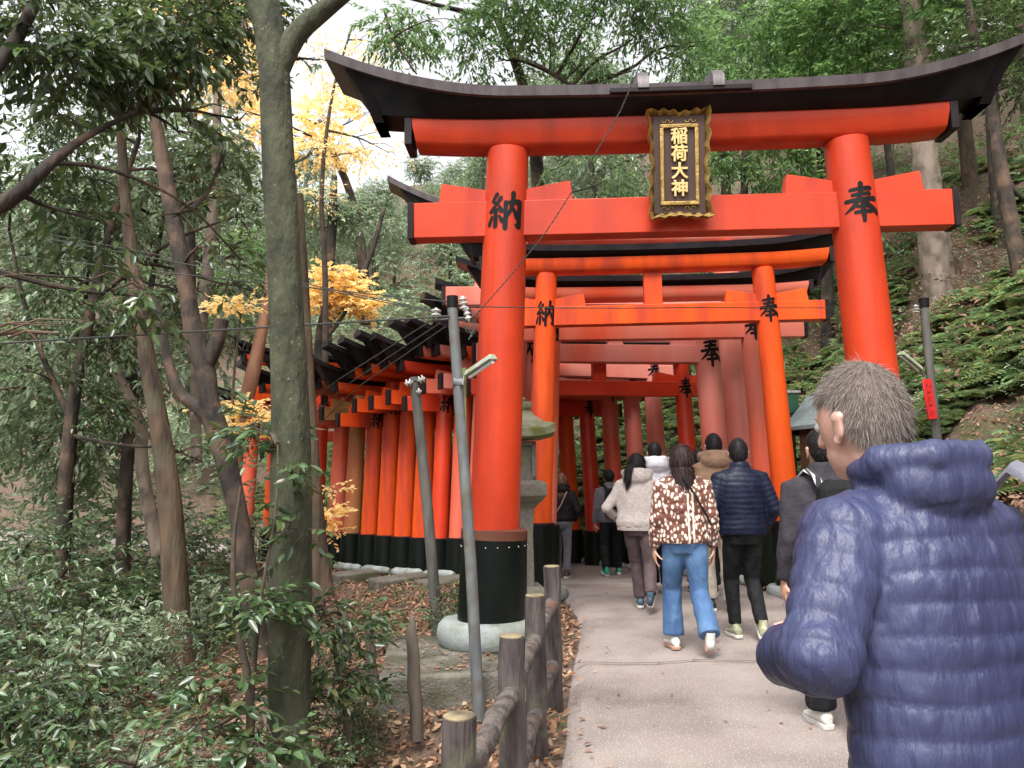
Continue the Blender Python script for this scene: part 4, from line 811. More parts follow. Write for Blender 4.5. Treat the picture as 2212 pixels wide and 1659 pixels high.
for i in range(150):
    Y = rgb_.uniform(13, 30); px = rgb_.uniform(-100, 1250); x = (px-1106)/FPX*Y; d1 = sdist(np.array([[x, Y]]), PR)[0]; d2 = -sdist(np.array([[x, Y]]), PL)[0]
    if d1 < 1.6 and d2 < 2: continue
    s = rgb_.uniform(.7, 1.5); BL.append((Vector((x, Y, tz(x, Y)+s*.8)), (s*1.3, s*1.3, s)))
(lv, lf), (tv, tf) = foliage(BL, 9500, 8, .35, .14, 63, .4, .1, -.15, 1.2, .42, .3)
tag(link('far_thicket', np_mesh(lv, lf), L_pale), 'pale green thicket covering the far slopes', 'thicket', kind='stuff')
for px, Y, s in ((835, 7.2, .35), (960, 7.4, .5), (985, 8.0, .4), (700, 5.0, .5), (770, 5.3, .45), (720, 4.2, .45), (790, 5.6, .4), (690, 6.2, .5)):
    shrub((px-1106)/FPX*Y, Y, 2, s, {835: 'low beside the thin pole', 960: 'at the left of the concrete ring', 985: 'tucked behind the concrete ring', 700: 'right of the near trunk, upper', 770: 'left of the pointed stakes', 720: 'lowest, right of the near trunk', 790: 'against the concrete block corner', 690: 'behind the near trunk at ground level'}[px], 'low shrubs on the leafy bank')
for i in range(36):
    x = rg.uniform(-8, 11); y = rg.uniform(7, 26); dr = sdist(np.array([[x, y]]), PR)[0]
    if not (1.3 < dr < 8): continue
    shrub(x, y, rg.choice([1, 2, 3, 3]), rg.uniform(.6, 1.2), 'on the slope '+whr(inpx(x, y, tz(x, y))[0] if inpx(x, y, tz(x, y)) else 0, y), 'shrubs on the fern slope')
# --- ferns, ground cover and fallen leaves: stuff nobody could count
def surf_n(x, y):
    e = .15; return nrmz(np.stack([terrain(x-e, y)-terrain(x+e, y), terrain(x, y-e)-terrain(x, y+e), np.full_like(x, 2*e)], -1))
def fern_mesh(n, seed):
    rng = np.random.default_rng(seed); x = rng.uniform(-9, 11, n*5); y = rng.uniform(4, 24, n*5); dr = sdist(np.stack([x, y], 1), PR)
    keep = (dr > .75) & (dr < 9) & (vnoise(np.stack([x, y, x*0], -1), .9, 4) > np.where(x > 3.6, -.2, -.45)); x, y = x[keep][:n], y[keep][:n]; n = len(x)
    z = terrain(x, y); N = surf_n(x, y); nf = 7; nl = 11; P_, D_, N_, L_ = [], [], [], []
    size = rng.uniform(.20, .62, n)
    for f in range(nf):
        a = rng.uniform(0, 6.28, n); out = np.stack([np.cos(a), np.sin(a), np.zeros(n)], -1); out = nrmz(out+N*.75+np.array([0, 0, .15])+np.stack([N[:, 0], N[:, 1], N[:, 2]*0], -1)*.5)
        sd = nrmz(np.cross(out, [0, 0, 1.])); base = np.stack([x, y, z], -1)
        for j in range(nl):
            t = (j+1)/nl; p = base+out*(size*t)[:, None]; p[:, 2] -= size*.5*t*t
            for s in (-1, 1):
                P_.append(p); D_.append(sd*s+out*.35-np.array([0, 0, .25])*t); N_.append(np.cross(sd, out)+rng.normal(0, .22, (n, 3))); L_.append(size*.33*math.sin(math.pi*min(1, .25+t*.75))*rng.uniform(.85, 1.1, n)+.01)
        # islands: one per leaflet gives colour flecks
    return leaf_arrays(np.concatenate(P_), np.concatenate(D_), np.concatenate(N_), np.concatenate(L_), .3, .2)
v, f = fern_mesh(4200, 3); tag(link('fern_cover', np_mesh(v, f), L_fern), 'pale green ferns covering the slope right of and behind the gates', 'ferns', kind='stuff')
def scatter(n, box, seed, size, cond, up=.35, lift=.012, dirz=.0):
    rng = np.random.default_rng(seed); x = rng.uniform(box[0], box[1], n); y = rng.uniform(box[2], box[3], n); k = cond(x, y); x, y = x[k], y[k]; n = len(x)
    N = surf_n(x, y)+rng.normal(0, up, (n, 3)); D = rng.normal(0, 1, (n, 3)); D = D-N*(D*N).sum(1, keepdims=True)/(N*N).sum(1, keepdims=True); D = nrmz(D); D[:, 2] += dirz
    return leaf_arrays(np.stack([x, y, terrain(x, y)+lift+rng.uniform(0, .025, n)], -1), D, N, size*rng.uniform(.5, 1.3, n), .5, -.15)
dL = lambda x, y: -sdist(np.stack([x, y], 1), PL); dR = lambda x, y: sdist(np.stack([x, y], 1), PR)
near = np.random.default_rng(1)
parts_ = [scatter(30000, (-6, 1, 2, 9), 5, .055, lambda x, y: (dL(x, y) > .02)), scatter(26000, (-12, 0, 8, 16), 6, .07, lambda x, y: (dL(x, y) > .1)), scatter(16000, (2.9, 9, 3, 18), 7, .06, lambda x, y: dR(x, y) > .05), scatter(9000, (-8, 4, 12, 24), 8, .08, lambda x, y: dR(x, y) > .3)]
off = 0; vs_, fs_ = [], []
for v, f in parts_: vs_.append(v); fs_.append(f+off); off += len(v)
tag(link('fallen_leaves', np_mesh(np.concatenate(vs_), np.concatenate(fs_)), L_litter), 'brown fallen leaves strewn over the forest floor', 'leaves', kind='stuff')
rng = np.random.default_rng(9); x = np.concatenate([rng.uniform(-.3, .55, 500), rng.uniform(-.2, .75, 300)]); y = np.concatenate([rng.uniform(2.2, 6.2, 500), rng.uniform(6, 9, 300)]); d = dL(x, y); k = (d < .0) & (d > -.35*rng.random(len(x))**2); x, y = x[k], y[k]; n = len(x)
bx = rng.uniform(-1.05, .05, 260); by_ = 5.93+1.4*rng.random(260)**1.5; x = np.concatenate([x, bx]); y = np.concatenate([y, by_]); n = len(x); zz_ = np.concatenate([zpath(y[:-260])+.016, np.full(260, -.018)])
v, f = leaf_arrays(np.stack([x, y, zz_], -1), nrmz(rng.normal(0, 1, (n, 3))*np.array([1, 1, .1])), np.array([0, 0, 1.])+rng.normal(0, .2, (n, 3)), .045*rng.uniform(.5, 1.2, n), .5, -.1)

x2 = rng.uniform(.3, 3.0, 150); y2 = rng.uniform(2.5, 12, 150); v2, f2 = leaf_arrays(np.stack([x2, y2, zpath(y2)+.018], -1), nrmz(rng.normal(0, 1, (150, 3))*np.array([1, 1, .1])), np.array([0, 0, 1.])+rng.normal(0, .25, (150, 3)), .035*rng.uniform(.4, 1.2, 150), .5, -.1); f = np.concatenate([f, f2+len(v)]); v = np.concatenate([v, v2])
tag(link('edge_leaves', np_mesh(v, f), L_litter), 'scattered dry leaves along the left edge of the path', 'leaves', kind='stuff')
def cover(n, box, seed, leaf, cond, k=6, tl=.14):
    rng = np.random.default_rng(seed); x = rng.uniform(box[0], box[1], n); y = rng.uniform(box[2], box[3], n); q = cond(x, y) & (vnoise(np.stack([x, y, x*0], -1), .8, seed) > -.15); x, y = x[q], y[q]; n = len(x)
    N = surf_n(x, y); C = np.stack([x, y, terrain(x, y)], -1)+N*rng.uniform(0, .25, (n, 1)); Tt = N*.8+rng.normal(0, .6, (n, 3)); Tt[:, 2] = np.abs(Tt[:, 2])*.7
    return sprays(rng, C, Tt, tl, k, leaf)
(v, f), (tv, tf) = cover(5200, (-10, -.6, 3, 14), 31, .05, lambda x, y: (dL(x, y) > 1.4) & (vnoise(np.stack([x, y, x*0], -1), .5, 8) > -.1)); tag(link('ground_cover', np_mesh(v, f), L_gloss), 'low shiny ground cover on the dim forest floor at left', 'ground cover', kind='stuff')
(v, f), (tv, tf) = cover(16000, (-18, 14, 9, 38), 33, .11, lambda x, y: dR(x, y) > 1.0, tl=.3); tag(link('slope_undergrowth', np_mesh(v, f), L_green), 'tangled green undergrowth over the hillside behind the gates', 'undergrowth', kind='stuff')
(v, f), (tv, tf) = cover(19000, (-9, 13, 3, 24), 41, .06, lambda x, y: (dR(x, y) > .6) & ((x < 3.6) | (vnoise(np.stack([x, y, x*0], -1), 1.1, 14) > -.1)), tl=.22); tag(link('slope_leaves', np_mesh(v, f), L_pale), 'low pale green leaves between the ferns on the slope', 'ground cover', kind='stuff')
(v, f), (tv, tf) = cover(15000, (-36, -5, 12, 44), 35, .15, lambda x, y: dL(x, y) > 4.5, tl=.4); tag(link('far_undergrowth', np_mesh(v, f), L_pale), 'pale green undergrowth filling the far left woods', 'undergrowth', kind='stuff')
(v, f), (tv, tf) = cover(7000, (2.8, 12, 3, 22), 37, .08, lambda x, y: dR(x, y) > .7, k=4, tl=.35); tag(link('dry_bracken', np_mesh(v, f), L_brown), 'dry brown bracken and grass tangled among the ferns', 'bracken', kind='stuff')
# ---------------------------------------------------------------- people
def skin(n, c): 
    m = mat(n, c, tuple(q*.85 for q in c), 20, .5, .05); m.node_tree.nodes['Principled BSDF'].inputs['Subsurface Weight'].default_value = .15; m.node_tree.nodes['Principled BSDF'].inputs['Subsurface Radius'].default_value = (.02, .008, .004); return m
S_a = skin('skin_pale', (.58, .34, .27)); S_b = skin('skin_warm', (.50, .29, .20))
def cloth(n, c1, c2=None, rough=.8, bump=.35, sc=14, **k): return mat(n, c1, c2 or tuple(q*.75 for q in c1), sc, rough, bump, sc*2.5, sheen=0 if max(c1) < .1 else .2, spec=.15 if max(c1) < .05 else .3, **k)
def hairmat(n, cols, rough=.4): return leafmat(n, cols, rough+.15, .0, .2)
H_black = hairmat('hair_black', [(.006, .005, .006), (.012, .010, .010), (.02, .016, .015)]); H_brown = hairmat('hair_dark_brown', [(.018, .010, .010), (.035, .02, .018), (.05, .03, .027)])
H_grey = hairmat('hair_grey_brown', [(.10, .078, .066), (.18, .145, .125), (.30, .26, .235), (.07, .053, .046)], .55); H_blond = hairmat('hair_auburn_blond', [(.12, .055, .04), (.22, .12, .08), (.34, .20, .14)])
M_sole = mat('sole_white', (.62, .60, .56), (.45, .43, .40), 20, .6); M_gum = mat('sole_gum', (.45, .27, .20), (.36, .2, .15), 20, .7)
def finger(mb, p, d, pl, lens, r, curl):
    p = Vector(p); d = Vector(d).normalized(); pl = Vector(pl).normalized(); pts = [p]; ax = d.cross(pl); q = d.copy()
    for i, l_ in enumerate(lens):
        q = (Matrix.Rotation(curl*(.6 if i == 0 else 1), 3, ax) @ q); pts.append(pts[-1]+q*l_)
    mb.tube(pts, [r, r*.95, r*.88, r*.72][:len(pts)], 8); mb.ball(pts[-1], r*.75, 8, 6)
def hand(mb, wr, d, palm, side, s=1.0, curl=.35):
    """d points to the fingertips, palm is the palm's outward normal, side (+1/-1) the thumb side along d x palm"""
    wr = Vector(wr); d = Vector(d).normalized(); palm = Vector(palm); palm = (palm-d*palm.dot(d)).normalized(); x = d.cross(palm)*side
    rot = Matrix((x, palm, d)).transposed(); mb.ball(wr+d*.048*s, (.040*s, .017*s, .055*s), 14, 10, rot); mb.ball(wr+d*.075*s, (.038*s, .014*s, .026*s), 12, 8, rot)
    for i, (off, L_) in enumerate(((.028, .072), (.010, .080), (-.009, .075), (-.027, .060))):
        finger(mb, wr+d*.088*s+x*off*s, d+x*off*2.2, palm, [L_*.42*s, L_*.32*s, L_*.26*s], .0085*s, curl*(1+.1*i))
    finger(mb, wr+d*.030*s+x*.030*s, d*.75+x*.7+palm*.25, palm, [.030*s, .030*s, .024*s], .0105*s, curl*.5)
def ik(a, b, l1, l2, fwd):
    a, b = Vector(a), Vector(b); d = b-a; L_ = min(d.length, (l1+l2)*.999); u = d.normalized(); c = (l1*l1+L_*L_-l2*l2)/(2*l1*L_); c = max(-1, min(1, c))
    f = Vector(fwd); f = (f-u*f.dot(u)).normalized(); return a+u*l1*c+f*l1*math.sqrt(max(0, 1-c*c))
def near_bone(P, bones):
    """index of nearest bone and distance along it"""
    best = np.full(len(P), 1e9); idx_ = np.zeros(len(P), int); s = np.zeros(len(P))
    for i, (a, b, r) in enumerate(bones):
        a, b = np.array(a), np.array(b); d = b-a; L_ = np.linalg.norm(d); t = np.clip((P-a)@d/(L_*L_), 0, 1); dist = np.linalg.norm(P-a-t[:, None]*d, axis=1)/r
        k = dist < best; best[k] = dist[k]; idx_[k] = i; s[k] = ((P-a)@d/L_)[k]
    return idx_, s
def quilt(me, bones, sp, amp, wr=.004, seed=0, wob=.01, smooth_bone=None):
    P = co(me); N = nrm(me); i, s = near_bone(P, bones); s = s+wob*vnoise(P, 9, seed)+i*.013
    ph = s/sp; f = np.abs(np.sin(math.pi*ph)); puff = f**.38-.78
    W = (1-2*np.abs(vnoise(P*np.array([1, 1, .3]), 30, seed+1)))*.6+vnoise(P*np.array([1, 1, .45]), 75, seed+2)*.4
    big = vnoise(P, 7, seed+3)
    setco(me, P+N*(amp*puff*(1+.3*big)+wr*W*(.35+f)+wr*1.2*big)[:, None])
def drape(me, amp, sc, seed=0, st=(1, 1, .4)):
    P = co(me); N = nrm(me); w_ = vnoise(P*np.array(st), sc, seed)+.5*vnoise(P*np.array(st), sc*2.2, seed+3); r = 1-np.abs(w_); setco(me, P+N*(amp*(r-.6))[:, None])
def strands(P, N, D, L_, w_, rng, jit=.25, seg=2, grav=.3):
    """hair blades: P roots, D direction, as a quad strip"""
    n = len(P); D = nrmz(D+rng.normal(0, jit, (n, 3))); S = nrmz(np.cross(D, N+rng.normal(0, .3, (n, 3)))); w = w_; L_ = L_[:, None]
    V_ = [P-S*w, P+S*w]; cur = P.copy(); d = D.copy()
    for i in range(seg):
        d = nrmz(d+np.array([0, 0, -grav/seg])); cur = cur+d*L_/seg; ww = w*(1-.8*(i+1)/seg); V_ += [cur-S*ww, cur+S*ww]
    v = np.stack(V_, 1); k = v.shape[1]; b = np.arange(n)[:, None]*k
    return v.reshape(-1, 3), np.concatenate([b+np.array([2*i, 2*i+1, 2*i+3, 2*i+2]) for i in range(seg)], 1).reshape(-1, 4)
def join_np(a, b):
    b = (b[0], np.concatenate([b[1][:, [0, 1, 2]], b[1][:, [0, 2, 3]]])); return np.concatenate([a[0], b[0]]), np.concatenate([a[1], b[1]+len(a[0])])
def mesh_np(me):
    me.calc_loop_triangles(); n = len(me.loop_triangles); t = np.empty(n*3, np.int32); me.loop_triangles.foreach_get('vertices', t); t = t.reshape(-1, 3); return co(me), t
def person(name_label, x, y, h, yaw=0, lf=(-.09, .12, .0, 0), rf=(.09, -.12, .0, 0), top=None, topm=None, bot=None, shoe=None, sole=None, hair='short', hm=None, skinm=None, lean=.02, headyaw=0, headtilt=0,
           arms=('hang', 'hang'), build=1.0, hem=.86, hood=False, q=None, hairmat_=None, wide=1.0, cuff=.085, vox=.012, z=None, fine=False, beanie=None, headfwd=.0, collar=True, rib=None, headx=0, bodyvox=.009, sho=1.0, hairn=1600, tk=1.0, hunch=0):
    S = h/1.70; z0 = float(zpath(y))+.014 if z is None else z; root = empty('person', (x, y, z0), yaw); root.scale = (S, S, S); tag(root, name_label, 'person')
    V_ = Vector; hipz = .90; sh = V_((0, lean, 1.395)); nk = V_((headx*.3, lean+headfwd*.3, 1.46)); hc = V_((headx, lean+headfwd+.015, 1.585-hunch))
    HR = Matrix.Rotation(headyaw, 3, 'Z') @ Matrix.Rotation(-headtilt, 3, 'X')
    H_ = lambda a, b, c: hc+HR @ V_((a, b, c))
    body = MB(); body.ball(hc+HR @ V_((0, 0, .012)), (.074, .094, .108), 24, 18, HR); body.ball(H_(0, .022, -.055), (.055, .066, .062), 18, 12, HR); body.ball(H_(0, .05, -.093), (.028, .03, .022), 12, 8, HR)
    body.tube([H_(0, .088, .02), H_(0, .108, -.022)], [.008, .014], 8); body.ball(H_(0, .106, -.026), (.016, .014, .011), 10, 8, HR)
    body.ball(H_(0, .084, -.056), (.024, .012, .009), 10, 8, HR); body.ball(H_(0, .078, .028), (.05, .016, .010), 12, 8, HR)
    for s in (-1, 1):
        body.ball(H_(s*.081, -.010, -.010), (.008, .018, .030), 12, 10, HR @ Matrix.Rotation(s*.35, 3, 'Z')); body.ball(H_(s*.085, -.014, .010), (.009, .018, .016), 10, 8, HR); body.ball(H_(s*.079, 0, -.036), (.008, .010, .012), 8, 6, HR)
    body.tube([nk+V_((0, -.01, -.06)), nk, H_(0, -.012, -.06)], [.065*build, .056, .054], 14)
    body.rings([(0, 0, .84, .12, .09), (0, 0, .95, .14, .095), (0, lean*.4, 1.1, .12, .085), (0, lean*.8, 1.3, .15, .095), (0, lean, 1.41, .13, .07), (0, lean, 1.45, .06, .05)], 16)
    hips = {-1: V_((-.085, 0, hipz)), 1: V_((.085, 0, hipz))}; leg = {}
    for s, ft in ((-1, lf), (1, rf)):
        an = V_((ft[0], ft[1], .085+ft[2])); kn = ik(hips[s], an, .43, .41, (0, 1, 0)); leg[s] = (hips[s], kn, an, ft[3])
        body.tube([hips[s], hips[s].lerp(kn, .5), kn, kn.lerp(an, .4), an], [.075, .068, .05, .046, .034], 12)
    arm = {}
    for s, pose in ((-1, arms[0]), (1, arms[1])):
        shd = sh+V_((s*.175*sho, 0, -.025))
        if pose == 'hang': el, wr, hd, pn = shd+V_((s*.055, -.03, -.285)), shd+V_((s*.075, .03, -.53)), V_((-s*.02, .1, -1)), V_((-s, .15, 0))
        elif pose == 'back': el, wr, hd, pn = shd+V_((s*.05, -.10, -.27)), shd+V_((s*.06, -.13, -.52)), V_((0, -.05, -1)), V_((-s, 0, 0))
        elif pose == 'pocket': el, wr, hd, pn = shd+V_((s*.10, -.05, -.27)), shd+V_((s*.03, .10, -.45)), V_((-s*.5, .6, -.6)), V_((-s, .2, 0))
        elif pose == 'front': el, wr, hd, pn = shd+V_((s*.085, .02, -.28)), shd+V_((-s*.02, .25, -.22)), V_((-s*.5, .8, .25)), V_((-s*.4, 0, 1))
        elif pose == 'wide': el, wr, hd, pn = shd+V_((s*.17, -.06, -.26)), shd+V_((s*.08, .14, -.40)), V_((-s*.6, .8, .1)), V_((-s, 0, .2))
        elif pose == 'elbow': el, wr, hd, pn = shd+V_((s*.14, -.08, -.20)), shd+V_((s*.04, .16, -.26)), V_((-s*.6, .8, .1)), V_((-s, 0, .2))
        arm[s] = (shd, el, wr); body.tube([shd, shd.lerp(el, .5), el, el.lerp(wr, .3), wr], [.050, .044, .036, .036, .026], 12); hand(body, wr, hd, pn, -s if True else s, 1.0)
    bm = fuse(body, bodyvox if not fine else .006, 2, .4); b_ = link('body', bm, skinm or S_b, root)
    for s in (-1, 1):
        e = MB(); e.ball(H_(s*.031, .083, .008), .0115, 10, 8); eo = e.build('eye', M_white, b_); e = MB(); e.ball(H_(s*.031, .0915, .008), .0052, 8, 6); e.build('pupil', M_black, eo)
    # jacket
    W_ = .20*build*wide; hz = hem
    tp = MB(); by = -.01
    rs = [(0, by, hz, W_*.97, .135*build), (0, by, hz+.06, W_*1.02, .145*build), (0, by+lean*.3, 1.05, W_*.95, .135*build), (0, by+lean*.6, 1.18, W_*1.0, .14*build), (0, by+lean*.9, 1.30, W_*1.02, .135*build), (0, by+lean, 1.385, W_*.93*sho, .11*build), (0, by+lean, 1.435, W_*.62, .09*build), (headx*.2, by+lean+headfwd*.2, 1.475, .085, .082)]
    if collar: rs.append((headx*.3, by+lean+headfwd*.3, 1.515, .074, .076))
    tp.rings(rs, 28)
    ar = .060*build*(1.1 if q else 1)
    for s in (-1, 1):
        a, e, w_ = arm[s]; wq = e.lerp(w_, .97); tp.tube([a+V_((-s*.05, 0, .005)), a, a.lerp(e, .5), e, e.lerp(w_, .5), wq], [ar*1.1, ar*1.22, ar*1.08, ar*1.0, ar*.88, ar*.68], 18); tp.ball(e, ar*1.0, 14, 10)
    if hood:
        hd_ = hood if isinstance(hood, (int, float)) and hood is not True else 1.0
        tp.ball((headx*.3, -.07+lean, 1.455), (.140*hd_, .088*hd_, .085*hd_), 20, 14, Matrix.Rotation(.45, 3, 'X')); tp.tube([(-.10*hd_, .04+lean, 1.47), (-.125*hd_, -.03+lean, 1.50), (-.07*hd_, -.105+lean, 1.51), (.07*hd_, -.105+lean, 1.51), (.125*hd_, -.03+lean, 1.50), (.10*hd_, .04+lean, 1.47)], .038*hd_, 12); 
    tm = fuse(tp, vox, 5, .5)
    bones = [((0, lean*.5, hz), (0, lean, 1.42), .17)]+[(arm[s][j], arm[s][j+1], .075) for s in (-1, 1) for j in (0, 1)]
    if hood: bones.append(((-.13, -.08+lean, 1.50), (.13, -.08+lean, 1.50), .11))
    if q: quilt(tm, bones, q[0], q[1], q[2] if len(q) > 2 else .003, seed=int(x*100) % 97)
    else: drape(tm, .012, 9, int(x*100) % 50, (1, 1, .6))
    jk = link(top or 'jacket', tm, topm, root)
    if rib:
        r_ = MB(); r_.rings([(0, by, hz-.035, W_*.93, .128*build), (0, by, hz-.03, W_*.95, .13*build), (0, by, hz+.01, W_*.95, .132*build)], 28); r_.build('hem_band', rib, jk)
    # trousers
    tr = MB(); tr.rings([(0, 0, .80, .15, .105), (0, -.012, .88, .168, .125), (0, -.008, .96, .158, .115), (0, 0, 1.03, .145, .1)], 24)
    for s in (-1, 1):
        hp, kn, an, pt = leg[s]; e_ = kn.lerp(an, .93); tr.tube([hp+V_((0, 0, .03)), hp.lerp(kn, .35), hp.lerp(kn, .7), kn, kn.lerp(an, .5), e_], [.098*tk, .092*tk, .08*tk, .072*tk, (.072*tk+cuff)/2, cuff], 18)
    trm = fuse(tr, .011, 3, .5); drape(trm, .011, 11, 3, (1, 1, .45)); link('trousers', trm, bot, root)
    # shoes
    for s in (-1, 1):
        hp, kn, an, pt = leg[s]; M_ = Matrix.Rotation(-pt, 3, 'X') @ Matrix.Rotation(-s*.12, 3, 'Z'); g = an
        sm = MB(); secs = []; n_ = 14
        for yy_, hw, hh in ((-.078, .020, .05), (-.07, .032, .078), (-.03, .037, .095), (.02, .040, .078), (.07, .046, .055), (.12, .047, .042), (.16, .036, .032), (.178, .016, .018)):
            for k_ in range(n_):
                a = 2*math.pi*k_/n_; secs.append(g+M_ @ V_((hw*math.cos(a), yy_, -.062+hh*.5+hh*.5*math.sin(a))))
        sm.add(secs, [(i*n_+k_, i*n_+(k_+1) % n_, (i+1)*n_+(k_+1) % n_, (i+1)*n_+k_) for i in range(7) for k_ in range(n_)]+[tuple(range(n_)), tuple(range(7*n_, 8*n_))[::-1]], True); sm.f = [f[::-1] for f in sm.f]
        sm.tube([g+M_ @ V_((0, -.02, -.01)), g+V_((0, -.01, .05)).lerp(V_((0, 0, .05)), 0)], [.037, .036], 14)
        so = sm.build('shoe', shoe, root); sl = MB(); o_ = [(-.085, .026), (-.07, .036), (-.03, .037), (.03, .037), (.08, .047), (.13, .045), (.165, .034), (.185, .016)]
        loop = [V_((w2, y2, 0)) for y2, w2 in o_]+[V_((-w2, y2, 0)) for y2, w2 in o_[::-1]]; k_ = len(loop)
        sl.add([g+M_ @ (p+V_((0, 0, -.082))) for p in loop]+[g+M_ @ (p*1.03+V_((0, 0, -.052))) for p in loop], [tuple(range(k_))[::-1], tuple(range(k_, 2*k_))]+[(i, (i+1) % k_, k_+(i+1) % k_, k_+i) for i in range(k_)]); sl.bevel('sole', sole or M_sole, so, .005, 2)
    # hair
    rng = np.random.default_rng(int(abs(x)*1000) % 991); n, m = 56, 40; hs_ = MB(); vs = []
    full = 1.0 if hair == 'short' else 1.12
    for i in range(m+1):
        th = min(max(math.pi*i/m, .02), math.pi-.02)
        for k_ in range(n):
            a = 2*math.pi*k_/n; d = V_((math.sin(th)*math.cos(a), math.sin(th)*math.sin(a), math.cos(th)))
            back = max(0, -math.sin(a))*.5+.5*(1-max(0, math.sin(a)))   # 1 behind, 0 front
            line = .045-.135*sstepf(.35, .85, back)  # hairline height
            if hair != 'short': line = .05-.20*sstepf(.30, .6, back)
            zr = d.z*.118; t = sstepf(line-.018, line+.012, zr); rad = .86+.14*t+(.105*full-.02)*t
            vs.append(H_(d.x*.077*rad, d.y*.097*rad-.004, .014+d.z*.112*rad*(1.0+.02*t)))
    hs_.add(vs, [(i*n+k_, (i+1)*n+k_, (i+1)*n+(k_+1) % n, i*n+(k_+1) % n) for i in range(m) for k_ in range(n)], True)
    hp_ = None
    if hair != 'short' and not beanie:
        hb = MB(); hb.ball(H_(0, -.012, .02), (.088, .108, .12), 24, 16, HR); lz = 1.16 if hair == 'long' else (1.40 if hair == 'tail' else 1.33)
        ww_ = .085 if hair == 'long' else .08
        if hair == 'tail': hb.tube([H_(-.02, -.10, .0), H_(-.05, -.15, -.05), H_(-.06, -.17, -.13), H_(-.06, -.165, -.19)], [.03, .045, .042, .015], 14)
        else: hb.rings([(headx*.8, lean-.075, lz, ww_*.35, .02), (headx, lean-.09, lz+.05, ww_*.8, .035), (headx, lean-.085, 1.33+(.05 if hair != 'long' else 0), ww_*1.1, .05), (headx, lean+headfwd-.06, 1.43, ww_*1.12, .07), (headx, lean+headfwd-.045, 1.52, ww_*1.08, .085)], 24)
        hm_ = fuse(hb, .010, 3, .5); P = co(hm_)
        # carve the face side open
        loc = np.array([(HR.transposed() @ (V_(p)-hc))[:] for p in P]); fr_ = (loc[:, 1] > .045) & (loc[:, 2] < .06); P[fr_] -= (np.array((HR @ V_((0, 1, 0)))[:])[None]*np.maximum(loc[fr_, 1:2]-.045, 0)*1.0); setco(hm_, P); A = mesh_np(hm_)
    else: A = mesh_np(hs_.mesh())
    if beanie:
        cp = MB(); cp.ball(H_(0, -.008, .03), (.094, .112, .115), 24, 16, HR); cm = fuse(cp, .008, 2, .5); P = co(cm); loc = np.array([(HR.transposed() @ (V_(p)-hc))[2] for p in P]); setco(cm, P+np.array([0, 0, 1.])*np.maximum(.0-loc, 0)[:, None]*.85); link('cap', cm, beanie, root)
    # blades over the hair surface
    P0, F0 = A; tri = F0; a_, b2, c_ = P0[tri[:, 0]], P0[tri[:, 1]], P0[tri[:, 2]]; nn = np.cross(b2-a_, c_-a_); ar_ = np.linalg.norm(nn, axis=1); nn = nrmz(nn)
    cen = (a_+b2+c_)/3; loc = (cen-np.array(hc)) @ np.array(HR); ok = ar_.copy()
    if hair == 'short':
        out = np.linalg.norm(loc/np.array([.077, .097, .112]), axis=1); ok = ok*(out > 1.04)
    pick = rng.choice(len(tri), hairn, p=ok/ok.sum()); uu = rng.random((hairn, 2)); fl = uu.sum(1) > 1; uu[fl] = 1-uu[fl]
    Pp = a_[pick]+(b2-a_)[pick]*uu[:, :1]+(c_-a_)[pick]*uu[:, 1:]; Nn = nn[pick]; sgn = np.sign((Nn*(Pp-np.array(hc)-np.array([0, 0, 0 if hair == 'short' else -.06]))).sum(1)); Nn = Nn*sgn[:, None]
    crown = np.array(H_(0, -.04, .13)); D = Pp-crown; D = D-Nn*(D*Nn).sum(1, keepdims=True); D = nrmz(D)
    if hair == 'short': D = D*1.0+Nn*.16; Ll = rng.uniform(.018, .036, hairn); B = strands(Pp-Nn*.004, Nn, D, Ll, (.0018 if not fine else .0007), rng, .28, 2, .2)
    else: D = np.array([0, 0, -1.])*.9+D*.5+Nn*.10; D = D-Nn*np.minimum((D*Nn).sum(1, keepdims=True)-.05, 0); Ll = rng.uniform(.06, .14, hairn); B = strands(Pp, Nn, D, Ll, .0024, rng, .10, 3, .3)
    v, f = join_np(A, B); hmsh = np_mesh(v, f, True); link('hair', hmsh, hairmat_ or H_black, root)
    return root, dict(arm=arm, hc=hc, S=S, W=W_)
def sstepf(a, b, x): t = max(0, min(1, (x-a)/(b-a))); return t*t*(3-2*t)
def backpack(root, label, m, size=(.15, .085, .23), c=(0, -.22, 1.20), strapm=None, stripes=False):
    e = empty('backpack', root.location, root.rotation_euler.z); e.scale = root.scale; tag(e, label, 'backpack')
    b = MB(); b.rings([(c[0], c[1], c[2]-size[2], size[0]*.85, size[1]*.9), (c[0], c[1], c[2]-size[2]*.8, size[0], size[1]), (c[0], c[1]-.005, c[2], size[0], size[1]), (c[0], c[1]+.01, c[2]+size[2]*.75, size[0]*.85, size[1]*.8), (c[0], c[1]+.02, c[2]+size[2]*.95, size[0]*.5, size[1]*.5)], 28, pw=.7)
    b.ball((c[0], c[1]-size[1]*.85, c[2]-size[2]*.3), (size[0]*.75, size[1]*.45, size[2]*.45)); me = fuse(b, .009, 3, .5); drape(me, .006, 14, 5); link('pack_body', me, m, e)
    for s in (-1, 1):
        t = MB(); t.tube([(s*.08, c[1]+.09, c[2]+size[2]*.75), (s*.10, c[1]+.10, 1.44), (s*.115, -.02, 1.475), (s*.13, .09, 1.42), (s*.135, .15, 1.28), (s*.13, .14, 1.10)], .022, 8, ell=.35); t.build('strap', strapm or m, e)
    return e
M_navy = mat('navy_shell', (.030, .036, .085), (.048, .056, .12), 5, .36, .25, 70, spec=.6)
M_foreg = mat('navy_down_shell', (.024, .029, .074), (.042, .050, .112), 4, .46, .55, 38, spec=.42, detail=8, stretch=(1, 1, .28))
M_ink = cloth('dark_navy_shell', (.006, .008, .019), (.011, .015, .032), .42, .2)
